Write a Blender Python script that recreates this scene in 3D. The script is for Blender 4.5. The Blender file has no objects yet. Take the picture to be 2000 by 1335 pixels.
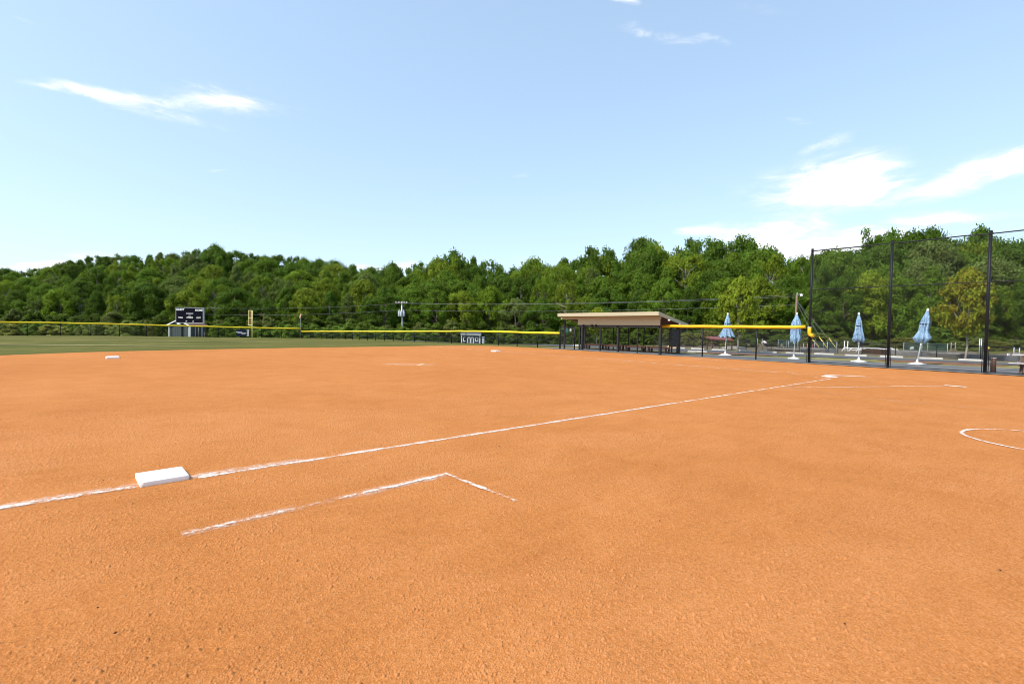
import bpy, math, random
import numpy as np
from mathutils import Vector, Matrix
random.seed(11)
RNG = np.random.default_rng(11)
sc = bpy.context.scene
COL = sc.collection

# ------------------------------------------------------------------ camera
# world: home plate at the origin, first base along +x, third base along +y
CAM = np.array([-5.2205, 18.5904, 1.41695])
FPX = 950.488                                   # focal length for a 2000 px wide frame
RR = np.array([[-0.6443321091, -0.7645603605, 0.0168400809],   # right
               [-0.0317100931, 0.0047091193, -0.9994860150],   # down
               [0.7640880860, -0.6445349326, -0.0272785172]])  # forward
cam = bpy.data.cameras.new('camera')
cam.sensor_width = 36.0
cam.lens = FPX / 2000 * 36
cam.clip_start, cam.clip_end = 0.05, 5000
camo = bpy.data.objects.new('camera', cam)
COL.objects.link(camo)
r_, d_, f_ = RR
camo.matrix_world = Matrix(((r_[0], -d_[0], -f_[0], CAM[0]), (r_[1], -d_[1], -f_[1], CAM[1]),
                            (r_[2], -d_[2], -f_[2], CAM[2]), (0, 0, 0, 1)))
sc.camera = camo

def ray(px, py):
    return ((px - 1000) / FPX) * r_ + ((py - 667.5) / FPX) * d_ + f_
def G(px, py, z=0.0):                           # sight line meets the height z
    d = ray(px, py); t = (z - CAM[2]) / d[2]
    return CAM + d * t
def P3(px, py, dep):
    return CAM + ray(px, py) * dep
def hor(px):
    return 641.56 + (px - 1000) * 0.01685
YAW = math.atan2(f_[1], f_[0])
RZ = YAW - math.pi / 2                          # things that face the infield: local +x right, +y away
FH = np.array([math.cos(YAW), math.sin(YAW)]); RH = np.array([math.sin(YAW), -math.cos(YAW)])

# ------------------------------------------------------------------ sky and sun
SUN_EL, SUN_AZ = math.radians(50), math.radians(82)     # azimuth of the sun, from +x towards +y
world = bpy.data.worlds.new('World'); sc.world = world; world.use_nodes = True
nt = world.node_tree; N = nt.nodes; L = nt.links; N.clear()
def wn(t, **k):
    n = N.new(t)
    for a, b in k.items(): setattr(n, a, b)
    return n
def wm(op, a, b=None, c=None, clamp=False):
    n = N.new('ShaderNodeMath'); n.operation = op; n.use_clamp = clamp
    for i, v in enumerate((a, b, c)):
        if v is None: continue
        if isinstance(v, (int, float)): n.inputs[i].default_value = v
        else: L.new(v, n.inputs[i])
    return n.outputs[0]
out = wn('ShaderNodeOutputWorld'); bg = wn('ShaderNodeBackground')
sky = wn('ShaderNodeTexSky'); sky.sky_type = 'NISHITA'; sky.sun_disc = False
sky.sun_elevation = SUN_EL; sky.sun_rotation = math.pi / 2 - SUN_AZ
sky.air_density, sky.dust_density, sky.ozone_density, sky.altitude = 1.0, 1.6, 1.6, 200
tc = wn('ShaderNodeTexCoord')
def wdot(v):
    n = N.new('ShaderNodeVectorMath'); n.operation = 'DOT_PRODUCT'
    L.new(tc.outputs['Generated'], n.inputs[0]); n.inputs[1].default_value = v
    return n.outputs['Value']
A_ = wdot((FH[0], FH[1], 0)); B_ = wdot((RH[0], RH[1], 0)); Z_ = wdot((0, 0, 1))
AZ = wm('ARCTAN2', B_, A_); EL = wm('ARCSINE', Z_)
cmb = wn('ShaderNodeCombineXYZ'); L.new(AZ, cmb.inputs[0]); L.new(wm('MULTIPLY', EL, 3.6), cmb.inputs[1])
def wnoise(scale, detail, rough, dist=0.0):
    n = wn('ShaderNodeTexNoise'); n.inputs['Scale'].default_value = scale
    n.inputs['Detail'].default_value = detail; n.inputs['Roughness'].default_value = rough
    n.inputs['Distortion'].default_value = dist
    L.new(cmb.outputs[0], n.inputs['Vector']); return n
n1 = wnoise(10, 12, 0.66, 0.9)
n2 = wnoise(4.5, 4, 0.5)
sep = wn('ShaderNodeSeparateColor'); L.new(n2.outputs['Color'], sep.inputs[0])
AZw = wm('ADD', AZ, wm('MULTIPLY', wm('SUBTRACT', sep.outputs[0], 0.5), 0.16))
ELw = wm('ADD', EL, wm('MULTIPLY', wm('SUBTRACT', sep.outputs[1], 0.5), 0.045))
def azel(px, py):
    d = ray(px, py)
    a = math.atan2(d[:2] @ RH, d[:2] @ FH)
    return a, math.atan2(d[2], math.hypot(d[0], d[1]))
# cloud centres: px, py, half length, half height, slope, weight
CL = [(185, 182, 115, 13, 0.15, 0.95), (465, 205, 95, 26, 0.10, 0.74), (320, 228, 110, 14, 0.22, 0.55),
      (120, 512, 95, 16, -0.12, 1.3), (715, 524, 32, 10, 0.1, 1.0), (790, 514, 26, 9, -0.1, 1.0),
      (1600, 368, 120, 38, -0.1, 1.5), (1680, 330, 85, 30, -0.25, 0.95), (1880, 358, 120, 20, -0.25, 1.2), (1990, 318, 90, 24, -0.28, 1.3),
      (1490, 455, 75, 22, -0.05, 1.25), (1375, 448, 34, 8, 0.05, 0.9), (1570, 492, 130, 22, -0.02, 1.35),
      (1735, 470, 85, 26, -0.1, 1.4), (1850, 425, 130, 14, -0.08, 0.8), (1620, 278, 40, 14, -0.3, 0.62),
      (1285, 68, 75, 12, 0.14, 0.5), (1380, 72, 40, 10, 0.3, 0.35), (1200, 4, 60, 9, 0.1, 0.6), (1500, 12, 60, 14, 0.1, 0.3),
      (1550, 222, 45, 9, 0.2, 0.36), (1010, 507, 30, 10, 0, 0.5), (1025, 347, 24, 6, -0.1, 0.35), (55, 55, 34, 6, 0.3, 0.3), (415, 331, 20, 4, -0.1, 0.4),
      (-250, 380, 160, 30, -0.2, 1.0), (2330, 300, 200, 40, -0.1, 1.1), (2500, 480, 200, 30, 0, 1.0), (-600, 470, 220, 26, 0, 1.0)]
msum = None
for px, py, ra, rb, sl, w in CL:
    u0, v0 = azel(px, py)
    u1, v1 = azel(px + ra, py + ra * sl); u2, v2 = azel(px, py - rb)
    la = math.hypot(u1 - u0, v1 - v0); lb = math.hypot(u2 - u0, v2 - v0)
    c, s = (u1 - u0) / la, (v1 - v0) / la
    du = wm('SUBTRACT', AZw, u0); dv = wm('SUBTRACT', ELw, v0)
    p_ = wm('MULTIPLY_ADD', du, c / la, wm('MULTIPLY', dv, s / la))
    q_ = wm('MULTIPLY_ADD', du, -s / lb, wm('MULTIPLY', dv, c / lb))
    e_ = wm('EXPONENT', wm('MULTIPLY', wm('MULTIPLY_ADD', p_, p_, wm('MULTIPLY', q_, q_)), -0.8))
    msum = wm('MULTIPLY', e_, w) if msum is None else wm('MULTIPLY_ADD', e_, w, msum)
val = wm('MULTIPLY', msum, wm('MULTIPLY_ADD', n1.outputs['Fac'], 3.0, -0.72))
mr = wn('ShaderNodeMapRange'); mr.interpolation_type = 'SMOOTHSTEP'
L.new(val, mr.inputs[0]); mr.inputs[1].default_value = 0.10; mr.inputs[2].default_value = 1.05
# grade of the whole sky: brightness evened by gamma, then lifted by a tint
gm = wn('ShaderNodeGamma'); gm.inputs[1].default_value = 0.5; L.new(sky.outputs[0], gm.inputs[0])
hs = wn('ShaderNodeMixRGB'); hs.blend_type = 'MULTIPLY'; hs.inputs[0].default_value = 1.0; hs.inputs[2].default_value = (1.58, 1.80, 1.95, 1)
L.new(gm.outputs[0], hs.inputs[1])
cc = wn('ShaderNodeMixRGB'); cc.inputs[1].default_value = (2.75, 3.0, 3.45, 1); cc.inputs[2].default_value = (5.6, 5.5, 5.4, 1)
L.new(n1.outputs['Fac'], cc.inputs[0])
mx = wn('ShaderNodeMixRGB'); L.new(mr.outputs[0], mx.inputs[0]); L.new(hs.outputs[0], mx.inputs[1]); L.new(cc.outputs[0], mx.inputs[2])
L.new(mx.outputs[0], bg.inputs['Color']); bg.inputs['Strength'].default_value = 0.15
L.new(bg.outputs[0], out.inputs['Surface'])

sun = bpy.data.lights.new('sun', 'SUN'); sun.energy = 2.9; sun.angle = math.radians(0.53); sun.color = (1.0, 0.95, 0.87)
suno = bpy.data.objects.new('sun', sun); COL.objects.link(suno)
sd = Vector((math.cos(SUN_EL) * math.cos(SUN_AZ), math.cos(SUN_EL) * math.sin(SUN_AZ), math.sin(SUN_EL)))
suno.rotation_euler = sd.to_track_quat('Z', 'Y').to_euler(); suno.location = (0, 40, 60)
sc.view_settings.view_transform = 'Standard'; sc.view_settings.look = 'None'
sc.view_settings.gamma = 1.0; sc.view_settings.exposure = 0.9; sc.view_settings.use_curve_mapping = False
sc.cycles.filter_width = 1.0; sc.cycles.max_bounces = 6; sc.cycles.transparent_max_bounces = 24; sc.cycles.diffuse_bounces = 3

# ------------------------------------------------------------------ materials
def newmat(name):
    m = bpy.data.materials.new(name); m.use_nodes = True
    return m, m.node_tree.nodes, m.node_tree.links, m.node_tree.nodes['Principled BSDF']
def lk(links, a, b): links.new(a, b)
def noise(ns, ls, scale, detail=4, rough=0.55, vec=None, dist=0):
    n = ns.new('ShaderNodeTexNoise'); n.inputs['Scale'].default_value = scale
    n.inputs['Detail'].default_value = detail; n.inputs['Roughness'].default_value = rough; n.inputs['Distortion'].default_value = dist
    if vec is not None: ls.new(vec, n.inputs['Vector'])
    return n.outputs['Fac']
def ramp(ns, ls, fac, stops):
    r = ns.new('ShaderNodeValToRGB'); el = r.color_ramp.elements
    el[0].position, el[0].color = stops[0][0], (*stops[0][1], 1)
    el[1].position, el[1].color = stops[-1][0], (*stops[-1][1], 1)
    for p, c in stops[1:-1]:
        e = el.new(p); e.color = (*c, 1)
    ls.new(fac, r.inputs[0]); return r.outputs[0]
def mixc(ns, ls, fac, a, b, mode='MIX'):
    m = ns.new('ShaderNodeMixRGB'); m.blend_type = mode
    for i, v in ((0, fac), (1, a), (2, b)):
        if isinstance(v, (int, float)): m.inputs[i].default_value = v
        elif isinstance(v, tuple): m.inputs[i].default_value = (*v, 1)
        else: ls.new(v, m.inputs[i])
    return m.outputs[0]
def mth(ns, ls, op, a, b=None, clamp=False):
    n = ns.new('ShaderNodeMath'); n.operation = op; n.use_clamp = clamp
    for i, v in enumerate((a, b)):
        if v is None: continue
        if isinstance(v, (int, float)): n.inputs[i].default_value = v
        else: ls.new(v, n.inputs[i])
    return n.outputs[0]
def objco(ns): return ns.new('ShaderNodeTexCoord').outputs['Object']
def bump(ns, ls, b, h, strength, dist):
    n = ns.new('ShaderNodeBump'); n.inputs['Strength'].default_value = strength; n.inputs['Distance'].default_value = dist
    ls.new(h, n.inputs['Height']); ls.new(n.outputs[0], b.inputs['Normal'])

def simple(name, col, rough=0.6, var=0.12, scale=6, metal=0.0, stretch=None, spec=0.35):
    m, ns, ls, b = newmat(name)
    v = objco(ns)
    if stretch:
        mp = ns.new('ShaderNodeMapping'); mp.inputs['Scale'].default_value = stretch; ls.new(v, mp.inputs[0]); v = mp.outputs[0]
    f = noise(ns, ls, scale, 5, 0.6, v)
    lo = tuple(c * (1 - var) for c in col); hi = tuple(min(1, c * (1 + var)) for c in col)
    ls.new(ramp(ns, ls, f, [(0.3, lo), (0.7, hi)]), b.inputs['Base Color'])
    b.inputs['Roughness'].default_value = rough; b.inputs['Metallic'].default_value = metal; b.inputs['Specular IOR Level'].default_value = spec
    return m
M = {}
M['white'] = simple('white_plastic', (0.82, 0.82, 0.80), 0.45, 0.05)
M['white_trim'] = simple('white_trim', (0.78, 0.78, 0.76), 0.5, 0.06)
M['black_metal'] = simple('black_coated_steel', (0.010, 0.010, 0.013), 0.45, 0.3, spec=0.18)
M['dark_post'] = simple('dark_bronze_post', (0.030, 0.029, 0.031), 0.6, 0.25, spec=0.15)
M['yellow_pipe'] = simple('yellow_pipe', (0.80, 0.43, 0.012), 0.35, 0.1, 2)
M['yellow_cap'] = simple('yellow_fence_cap', (0.86, 0.62, 0.015), 0.45, 0.12, 1.2)
M['pole_yellow'] = simple('pale_yellow_paint', (0.80, 0.68, 0.30), 0.5, 0.08)
M['screen'] = simple('amber_screen', (0.16, 0.095, 0.02), 0.7, 0.3, 20)
M['board'] = simple('scoreboard_face', (0.006, 0.006, 0.012), 0.8, 0.3, 2, spec=0.05)
M['board_frame'] = simple('scoreboard_frame', (0.42, 0.44, 0.45), 0.45, 0.1)
M['lettering'] = simple('white_lettering', (0.80, 0.80, 0.80), 0.6, 0.03)
M['grey_letter'] = simple('grey_lettering', (0.42, 0.43, 0.45), 0.6, 0.1, 8)
M['siding'] = simple('grey_green_siding', (0.062, 0.078, 0.078), 0.6, 0.2, 3, stretch=(6, 1, 0.4))
M['slate'] = simple('slate_grey_wall', (0.065, 0.078, 0.095), 0.6, 0.15, 3)
M['dark_glass'] = simple('dark_glass', (0.03, 0.04, 0.05), 0.12, 0.3)
M['roof_brown'] = simple('brown_roof', (0.13, 0.07, 0.055), 0.8, 0.25, 8)
M['red_roof'] = simple('red_brown_metal', (0.22, 0.06, 0.045), 0.5, 0.3, 9)
M['tan_board'] = simple('tan_board', (0.405, 0.37, 0.25), 0.6, 0.07, 3, stretch=(0.6, 0.6, 6))
M['soffit'] = simple('dark_red_wood', (0.11, 0.045, 0.03), 0.7, 0.3, 8)
M['bench_wood'] = simple('brown_stained_wood', (0.27, 0.125, 0.07), 0.6, 0.3, 5, stretch=(0.5, 5, 5))
M['dark_wood'] = simple('dark_brown_wood', (0.085, 0.042, 0.025), 0.65, 0.35, 6)
M['grey_wood'] = simple('weathered_grey_wood', (0.30, 0.25, 0.215), 0.75, 0.25, 6, stretch=(3, 3, 0.5))
M['table_top'] = simple('pale_table_boards', (0.52, 0.48, 0.46), 0.6, 0.12, 5)
M['navy'] = simple('navy_banner', (0.008, 0.012, 0.03), 0.8, 0.2, spec=0.08)
M['teal'] = simple('dark_teal_cloth', (0.01, 0.09, 0.10), 0.7, 0.2)
M['green_sign'] = simple('green_sign', (0.07, 0.30, 0.20), 0.5, 0.1)
M['pale_sign'] = simple('pale_blue_sign', (0.55, 0.68, 0.72), 0.5, 0.1)
M['steel'] = simple('galvanised_steel', (0.45, 0.48, 0.50), 0.4, 0.12, metal=0.3)
M['pole_wood'] = simple('pole_wood', (0.17, 0.12, 0.085), 0.8, 0.25, 5, stretch=(6, 6, 0.4))
M['concrete'] = simple('pale_concrete', (0.46, 0.44, 0.40), 0.8, 0.12, 7)
M['stone'] = simple('grey_stone', (0.24, 0.235, 0.225), 0.85, 0.35, 9)
M['sand'] = simple('tan_sand', (0.60, 0.40, 0.22), 0.9, 0.15, 9)
M['tan'] = simple('tan_wood', (0.55, 0.42, 0.24), 0.7, 0.15)
M['orange'] = simple('orange_cloth', (0.85, 0.30, 0.02), 0.7, 0.1)
M['yellow'] = simple('yellow_plastic', (0.85, 0.62, 0.08), 0.5, 0.1)
M['shirt'] = simple('lavender_shirt', (0.70, 0.62, 0.74), 0.85, 0.1)
M['trousers'] = simple('dark_trousers', (0.03, 0.028, 0.035), 0.85, 0.2)
M['skin'] = simple('skin', (0.45, 0.25, 0.17), 0.6, 0.08)
M['hair'] = simple('brown_hair', (0.05, 0.03, 0.02), 0.6, 0.2)
M['wire'] = simple('grey_wire', (0.20, 0.21, 0.22), 0.5, 0.1)
M['bark'] = simple('bark', (0.125, 0.10, 0.08), 0.9, 0.35, 9, stretch=(3, 3, 0.6))
M['pale_bark'] = simple('pale_bark', (0.29, 0.25, 0.21), 0.9, 0.3, 9, stretch=(3, 3, 0.6))
M['mulch'] = simple('mulch', (0.20, 0.09, 0.04), 0.95, 0.35, 9)

def bag_mat():
    m, ns, ls, b = newmat('base_white'); v = objco(ns)
    f = noise(ns, ls, 5, 6, 0.65, v)
    z = ns.new('ShaderNodeSeparateXYZ'); ls.new(v, z.inputs[0])
    low = mth(ns, ls, 'MULTIPLY', mth(ns, ls, 'SUBTRACT', 0.035, z.outputs[2]), 14, True)
    dirt = mth(ns, ls, 'MULTIPLY', mth(ns, ls, 'ADD', mth(ns, ls, 'MULTIPLY', mth(ns, ls, 'SUBTRACT', f, 0.5, True), 1.2), low), 0.7, True)
    ls.new(mixc(ns, ls, dirt, (0.84, 0.82, 0.79), (0.55, 0.30, 0.17)), b.inputs['Base Color'])
    b.inputs['Roughness'].default_value = 0.55; bump(ns, ls, b, f, 0.15, 0.01)
    return m
M['bag'] = bag_mat()

DIRT_COL = ((0.315, 0.108, 0.026), (0.440, 0.160, 0.041), (0.565, 0.238, 0.083))
def dirt_mat():
    m, ns, ls, b = newmat('infield_clay'); v = objco(ns)
    big = noise(ns, ls, 0.16, 4, 0.55, v)
    mid = noise(ns, ls, 1.3, 5, 0.6, v, 0.5)
    mp = ns.new('ShaderNodeMapping'); mp.inputs['Rotation'].default_value = (0, 0, math.radians(8)); mp.inputs['Scale'].default_value = (2.2, 0.7, 1)
    ls.new(v, mp.inputs[0])
    rake = noise(ns, ls, 3.2, 6, 0.65, mp.outputs[0], 0.8)
    grain = noise(ns, ls, 130, 3, 0.75, v)
    grit = noise(ns, ls, 34, 4, 0.7, v)
    t = mth(ns, ls, 'ADD', mth(ns, ls, 'MULTIPLY', big, 0.20), mth(ns, ls, 'MULTIPLY', mid, 0.20))
    t = mth(ns, ls, 'ADD', t, mth(ns, ls, 'MULTIPLY', rake, 0.17))
    t = mth(ns, ls, 'ADD', t, mth(ns, ls, 'MULTIPLY', grain, 0.85))
    t = mth(ns, ls, 'ADD', t, mth(ns, ls, 'MULTIPLY', grit, 0.44))
    t = mth(ns, ls, 'SUBTRACT', t, 0.45)
    base = ramp(ns, ls, t, [(0.29, DIRT_COL[0]), (0.475, DIRT_COL[1]), (0.66, DIRT_COL[2])])
    vo = ns.new('ShaderNodeTexVoronoi'); vo.inputs['Scale'].default_value = 60; ls.new(v, vo.inputs['Vector'])
    sel = ns.new('ShaderNodeSeparateColor'); ls.new(vo.outputs['Color'], sel.inputs[0])
    peb = mth(ns, ls, 'MULTIPLY', mth(ns, ls, 'GREATER_THAN', sel.outputs[0], 0.80), mth(ns, ls, 'LESS_THAN', vo.outputs['Distance'], 0.30))
    base = mixc(ns, ls, mth(ns, ls, 'MULTIPLY', peb, 0.35), base, (0.53, 0.29, 0.13))
    dk = mth(ns, ls, 'MULTIPLY', mth(ns, ls, 'LESS_THAN', sel.outputs[1], 0.045), mth(ns, ls, 'LESS_THAN', vo.outputs['Distance'], 0.4))
    base = mixc(ns, ls, mth(ns, ls, 'MULTIPLY', dk, 0.6), base, (0.20, 0.10, 0.045))
    lo = ns.new('ShaderNodeAttribute'); lo.attribute_name = 'loose'
    base = mixc(ns, ls, mth(ns, ls, 'MULTIPLY', lo.outputs['Fac'], 0.55), base, (0.53, 0.235, 0.095))
    ls.new(base, b.inputs['Base Color']); b.inputs['Roughness'].default_value = 0.95; b.inputs['Specular IOR Level'].default_value = 0.1
    h = mth(ns, ls, 'ADD', mth(ns, ls, 'MULTIPLY', grain, 0.55), mth(ns, ls, 'MULTIPLY', grit, 0.9))
    h = mth(ns, ls, 'ADD', h, mth(ns, ls, 'MULTIPLY', rake, 0.5))
    h = mth(ns, ls, 'ADD', h, mth(ns, ls, 'MULTIPLY', mid, 0.4))
    bump(ns, ls, b, h, 0.55, 0.028)
    return m
M['dirt'] = dirt_mat()

def grass_mat():
    m, ns, ls, b = newmat('mown_grass'); v = objco(ns)
    a = noise(ns, ls, 0.11, 5, 0.6, v); c = noise(ns, ls, 1.6, 6, 0.7, v); g = noise(ns, ls, 14, 4, 0.8, v)
    t = mth(ns, ls, 'ADD', mth(ns, ls, 'MULTIPLY', a, 0.55), mth(ns, ls, 'ADD', mth(ns, ls, 'MULTIPLY', c, 0.25), mth(ns, ls, 'MULTIPLY', g, 0.25)))
    ls.new(ramp(ns, ls, t, [(0.36, (0.060, 0.068, 0.013)), (0.52, (0.098, 0.098, 0.020)), (0.68, (0.18, 0.150, 0.045))]), b.inputs['Base Color'])
    b.inputs['Roughness'].default_value = 0.95; b.inputs['Specular IOR Level'].default_value = 0.1
    bump(ns, ls, b, g, 0.7, 0.05)
    return m
M['grass'] = grass_mat()
def dry_grass():
    m, ns, ls, b = newmat('dry_verge_grass'); v = objco(ns)
    c = noise(ns, ls, 1.1, 6, 0.7, v); g = noise(ns, ls, 16, 4, 0.8, v)
    t = mth(ns, ls, 'ADD', mth(ns, ls, 'MULTIPLY', c, 0.6), mth(ns, ls, 'MULTIPLY', g, 0.4))
    ls.new(ramp(ns, ls, t, [(0.36, (0.12, 0.118, 0.025)), (0.5, (0.20, 0.175, 0.05)), (0.66, (0.33, 0.26, 0.11))]), b.inputs['Base Color'])
    b.inputs['Roughness'].default_value = 0.95; bump(ns, ls, b, g, 0.7, 0.04)
    return m
M['verge'] = dry_grass()
def asphalt(name, c0, c1):
    m, ns, ls, b = newmat(name); v = objco(ns)
    g = noise(ns, ls, 40, 3, 0.8, v); c = noise(ns, ls, 0.7, 5, 0.6, v)
    t = mth(ns, ls, 'ADD', mth(ns, ls, 'MULTIPLY', g, 0.5), mth(ns, ls, 'MULTIPLY', c, 0.5))
    ls.new(ramp(ns, ls, t, [(0.35, c0), (0.65, c1)]), b.inputs['Base Color'])
    b.inputs['Roughness'].default_value = 0.85; bump(ns, ls, b, g, 0.3, 0.01)
    return m
M['asphalt'] = asphalt('road_asphalt', (0.058, 0.056, 0.064), (0.10, 0.098, 0.108))
M['path'] = asphalt('path_asphalt', (0.10, 0.095, 0.092), (0.165, 0.16, 0.155))
M['soil'] = simple('garden_soil', (0.13, 0.10, 0.06), 0.95, 0.5, 1.5)

def chalk_mat(name, cover, edge=0.5):
    # worn chalk: patches of white powder with bare clay between; UV: u along in metres, v across -1..1
    m, ns, ls, b = newmat(name); v = objco(ns)
    uv = ns.new('ShaderNodeUVMap').outputs[0]
    sp = ns.new('ShaderNodeSeparateXYZ'); ls.new(uv, sp.inputs[0])
    n1 = noise(ns, ls, 2.6, 4, 0.6, v); n2 = noise(ns, ls, 30, 5, 0.75, v); n3 = noise(ns, ls, 9, 4, 0.6, v)
    av = mth(ns, ls, 'ABSOLUTE', sp.outputs[1])
    t = mth(ns, ls, 'ADD', mth(ns, ls, 'MULTIPLY', n1, 2.6), mth(ns, ls, 'MULTIPLY', n2, 2.2))
    t = mth(ns, ls, 'ADD', t, mth(ns, ls, 'MULTIPLY', n3, 1.4))
    t = mth(ns, ls, 'SUBTRACT', t, mth(ns, ls, 'MULTIPLY', mth(ns, ls, 'POWER', av, 2.0), 1.7))
    mr = ns.new('ShaderNodeMapRange'); mr.interpolation_type = 'SMOOTHSTEP'; ls.new(t, mr.inputs[0])
    mr.inputs[1].default_value = 3.1 - cover; mr.inputs[2].default_value = 3.1 - cover + edge
    ls.new(ramp(ns, ls, n2, [(0.36, (0.62, 0.44, 0.30)), (0.56, (0.82, 0.78, 0.74))]), b.inputs['Base Color'])
    b.inputs['Roughness'].default_value = 0.95
    ls.new(mr.outputs[0], b.inputs['Alpha'])
    bump(ns, ls, b, n2, 0.4, 0.01)
    return m
M['chalk'] = chalk_mat('worn_chalk', 0.62, 1.3)
M['chalk_strong'] = chalk_mat('fresh_chalk', 0.98, 1.5)
M['chalk_faint'] = chalk_mat('faint_chalk', 0.95, 3.2); M['chalk_solid'] = chalk_mat('heaped_chalk', 2.4, 1.2); M['chalk_smear'] = chalk_mat('smeared_chalk', 1.2, 4.6)

def link_mat(name, col, pitch, wire):
    m, ns, ls, b = newmat(name)
    uv = ns.new('ShaderNodeUVMap').outputs[0]
    sp = ns.new('ShaderNodeSeparateXYZ'); ls.new(uv, sp.inputs[0])
    def lines(sgn):
        s = mth(ns, ls, 'ADD', sp.outputs[0], mth(ns, ls, 'MULTIPLY', sp.outputs[1], sgn))
        fr = mth(ns, ls, 'FRACT', mth(ns, ls, 'MULTIPLY', s, 1 / pitch))
        return mth(ns, ls, 'LESS_THAN', fr, wire)
    a = mth(ns, ls, 'MAXIMUM', lines(1.0), lines(-1.0))
    b.inputs['Base Color'].default_value = (*col, 1); b.inputs['Roughness'].default_value = 0.5
    ls.new(a, b.inputs['Alpha'])
    return m
M['link'] = link_mat('black_chain_link', (0.02, 0.02, 0.023), 0.075, 0.05)
M['link_fine'] = link_mat('black_chain_link_fine', (0.02, 0.02, 0.022), 0.075, 0.10)
M['link_green'] = link_mat('green_garden_mesh', (0.03, 0.075, 0.065), 0.06, 0.16)

def leaf_mat(name='leaves', hk=0.03):
    m, ns, ls, b = newmat(name)
    oi = ns.new('ShaderNodeObjectInfo')
    at = ns.new('ShaderNodeAttribute'); at.attribute_name = 'tint'
    hs = ns.new('ShaderNodeHueSaturation')
    ls.new(oi.outputs['Color'], hs.inputs['Color'])
    ls.new(mth(ns, ls, 'ADD', mth(ns, ls, 'MULTIPLY', at.outputs['Fac'], hk), 0.497 - hk / 2), hs.inputs['Hue'])
    ls.new(mth(ns, ls, 'ADD', mth(ns, ls, 'MULTIPLY', at.outputs['Fac'], 1.0), 0.5), hs.inputs['Value'])
    ls.new(hs.outputs[0], b.inputs['Base Color'])
    b.inputs['Roughness'].default_value = 0.6; b.inputs['Specular IOR Level'].default_value = 0.12
    tr = ns.new('ShaderNodeBsdfTranslucent'); ls.new(mixc(ns, ls, 0.6, hs.outputs[0], (0.16, 0.24, 0.02)), tr.inputs[0])
    mx = ns.new('ShaderNodeMixShader'); mx.inputs[0].default_value = 0.42
    ls.new(b.outputs[0], mx.inputs[1]); ls.new(tr.outputs[0], mx.inputs[2])
    ls.new(mx.outputs[0], ns['Material Output'].inputs[0])
    return m
M['leaf'] = leaf_mat(); M['leaf_turning'] = leaf_mat('turning_leaves', 0.12)

def canopy_mat():
    m, ns, ls, b = newmat('blue_patterned_canvas'); v = objco(ns)
    vo = ns.new('ShaderNodeTexVoronoi'); vo.inputs['Scale'].default_value = 19; ls.new(v, vo.inputs['Vector'])
    f = mth(ns, ls, 'GREATER_THAN', vo.outputs['Distance'], 0.42)
    n = noise(ns, ls, 25, 3, 0.6, v)
    f = mth(ns, ls, 'MULTIPLY', f, mth(ns, ls, 'GREATER_THAN', n, 0.36))
    ls.new(mixc(ns, ls, f, (0.062, 0.150, 0.285), (0.27, 0.40, 0.53)), b.inputs['Base Color'])
    b.inputs['Roughness'].default_value = 0.8
    return m
M['canopy'] = canopy_mat()

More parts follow.
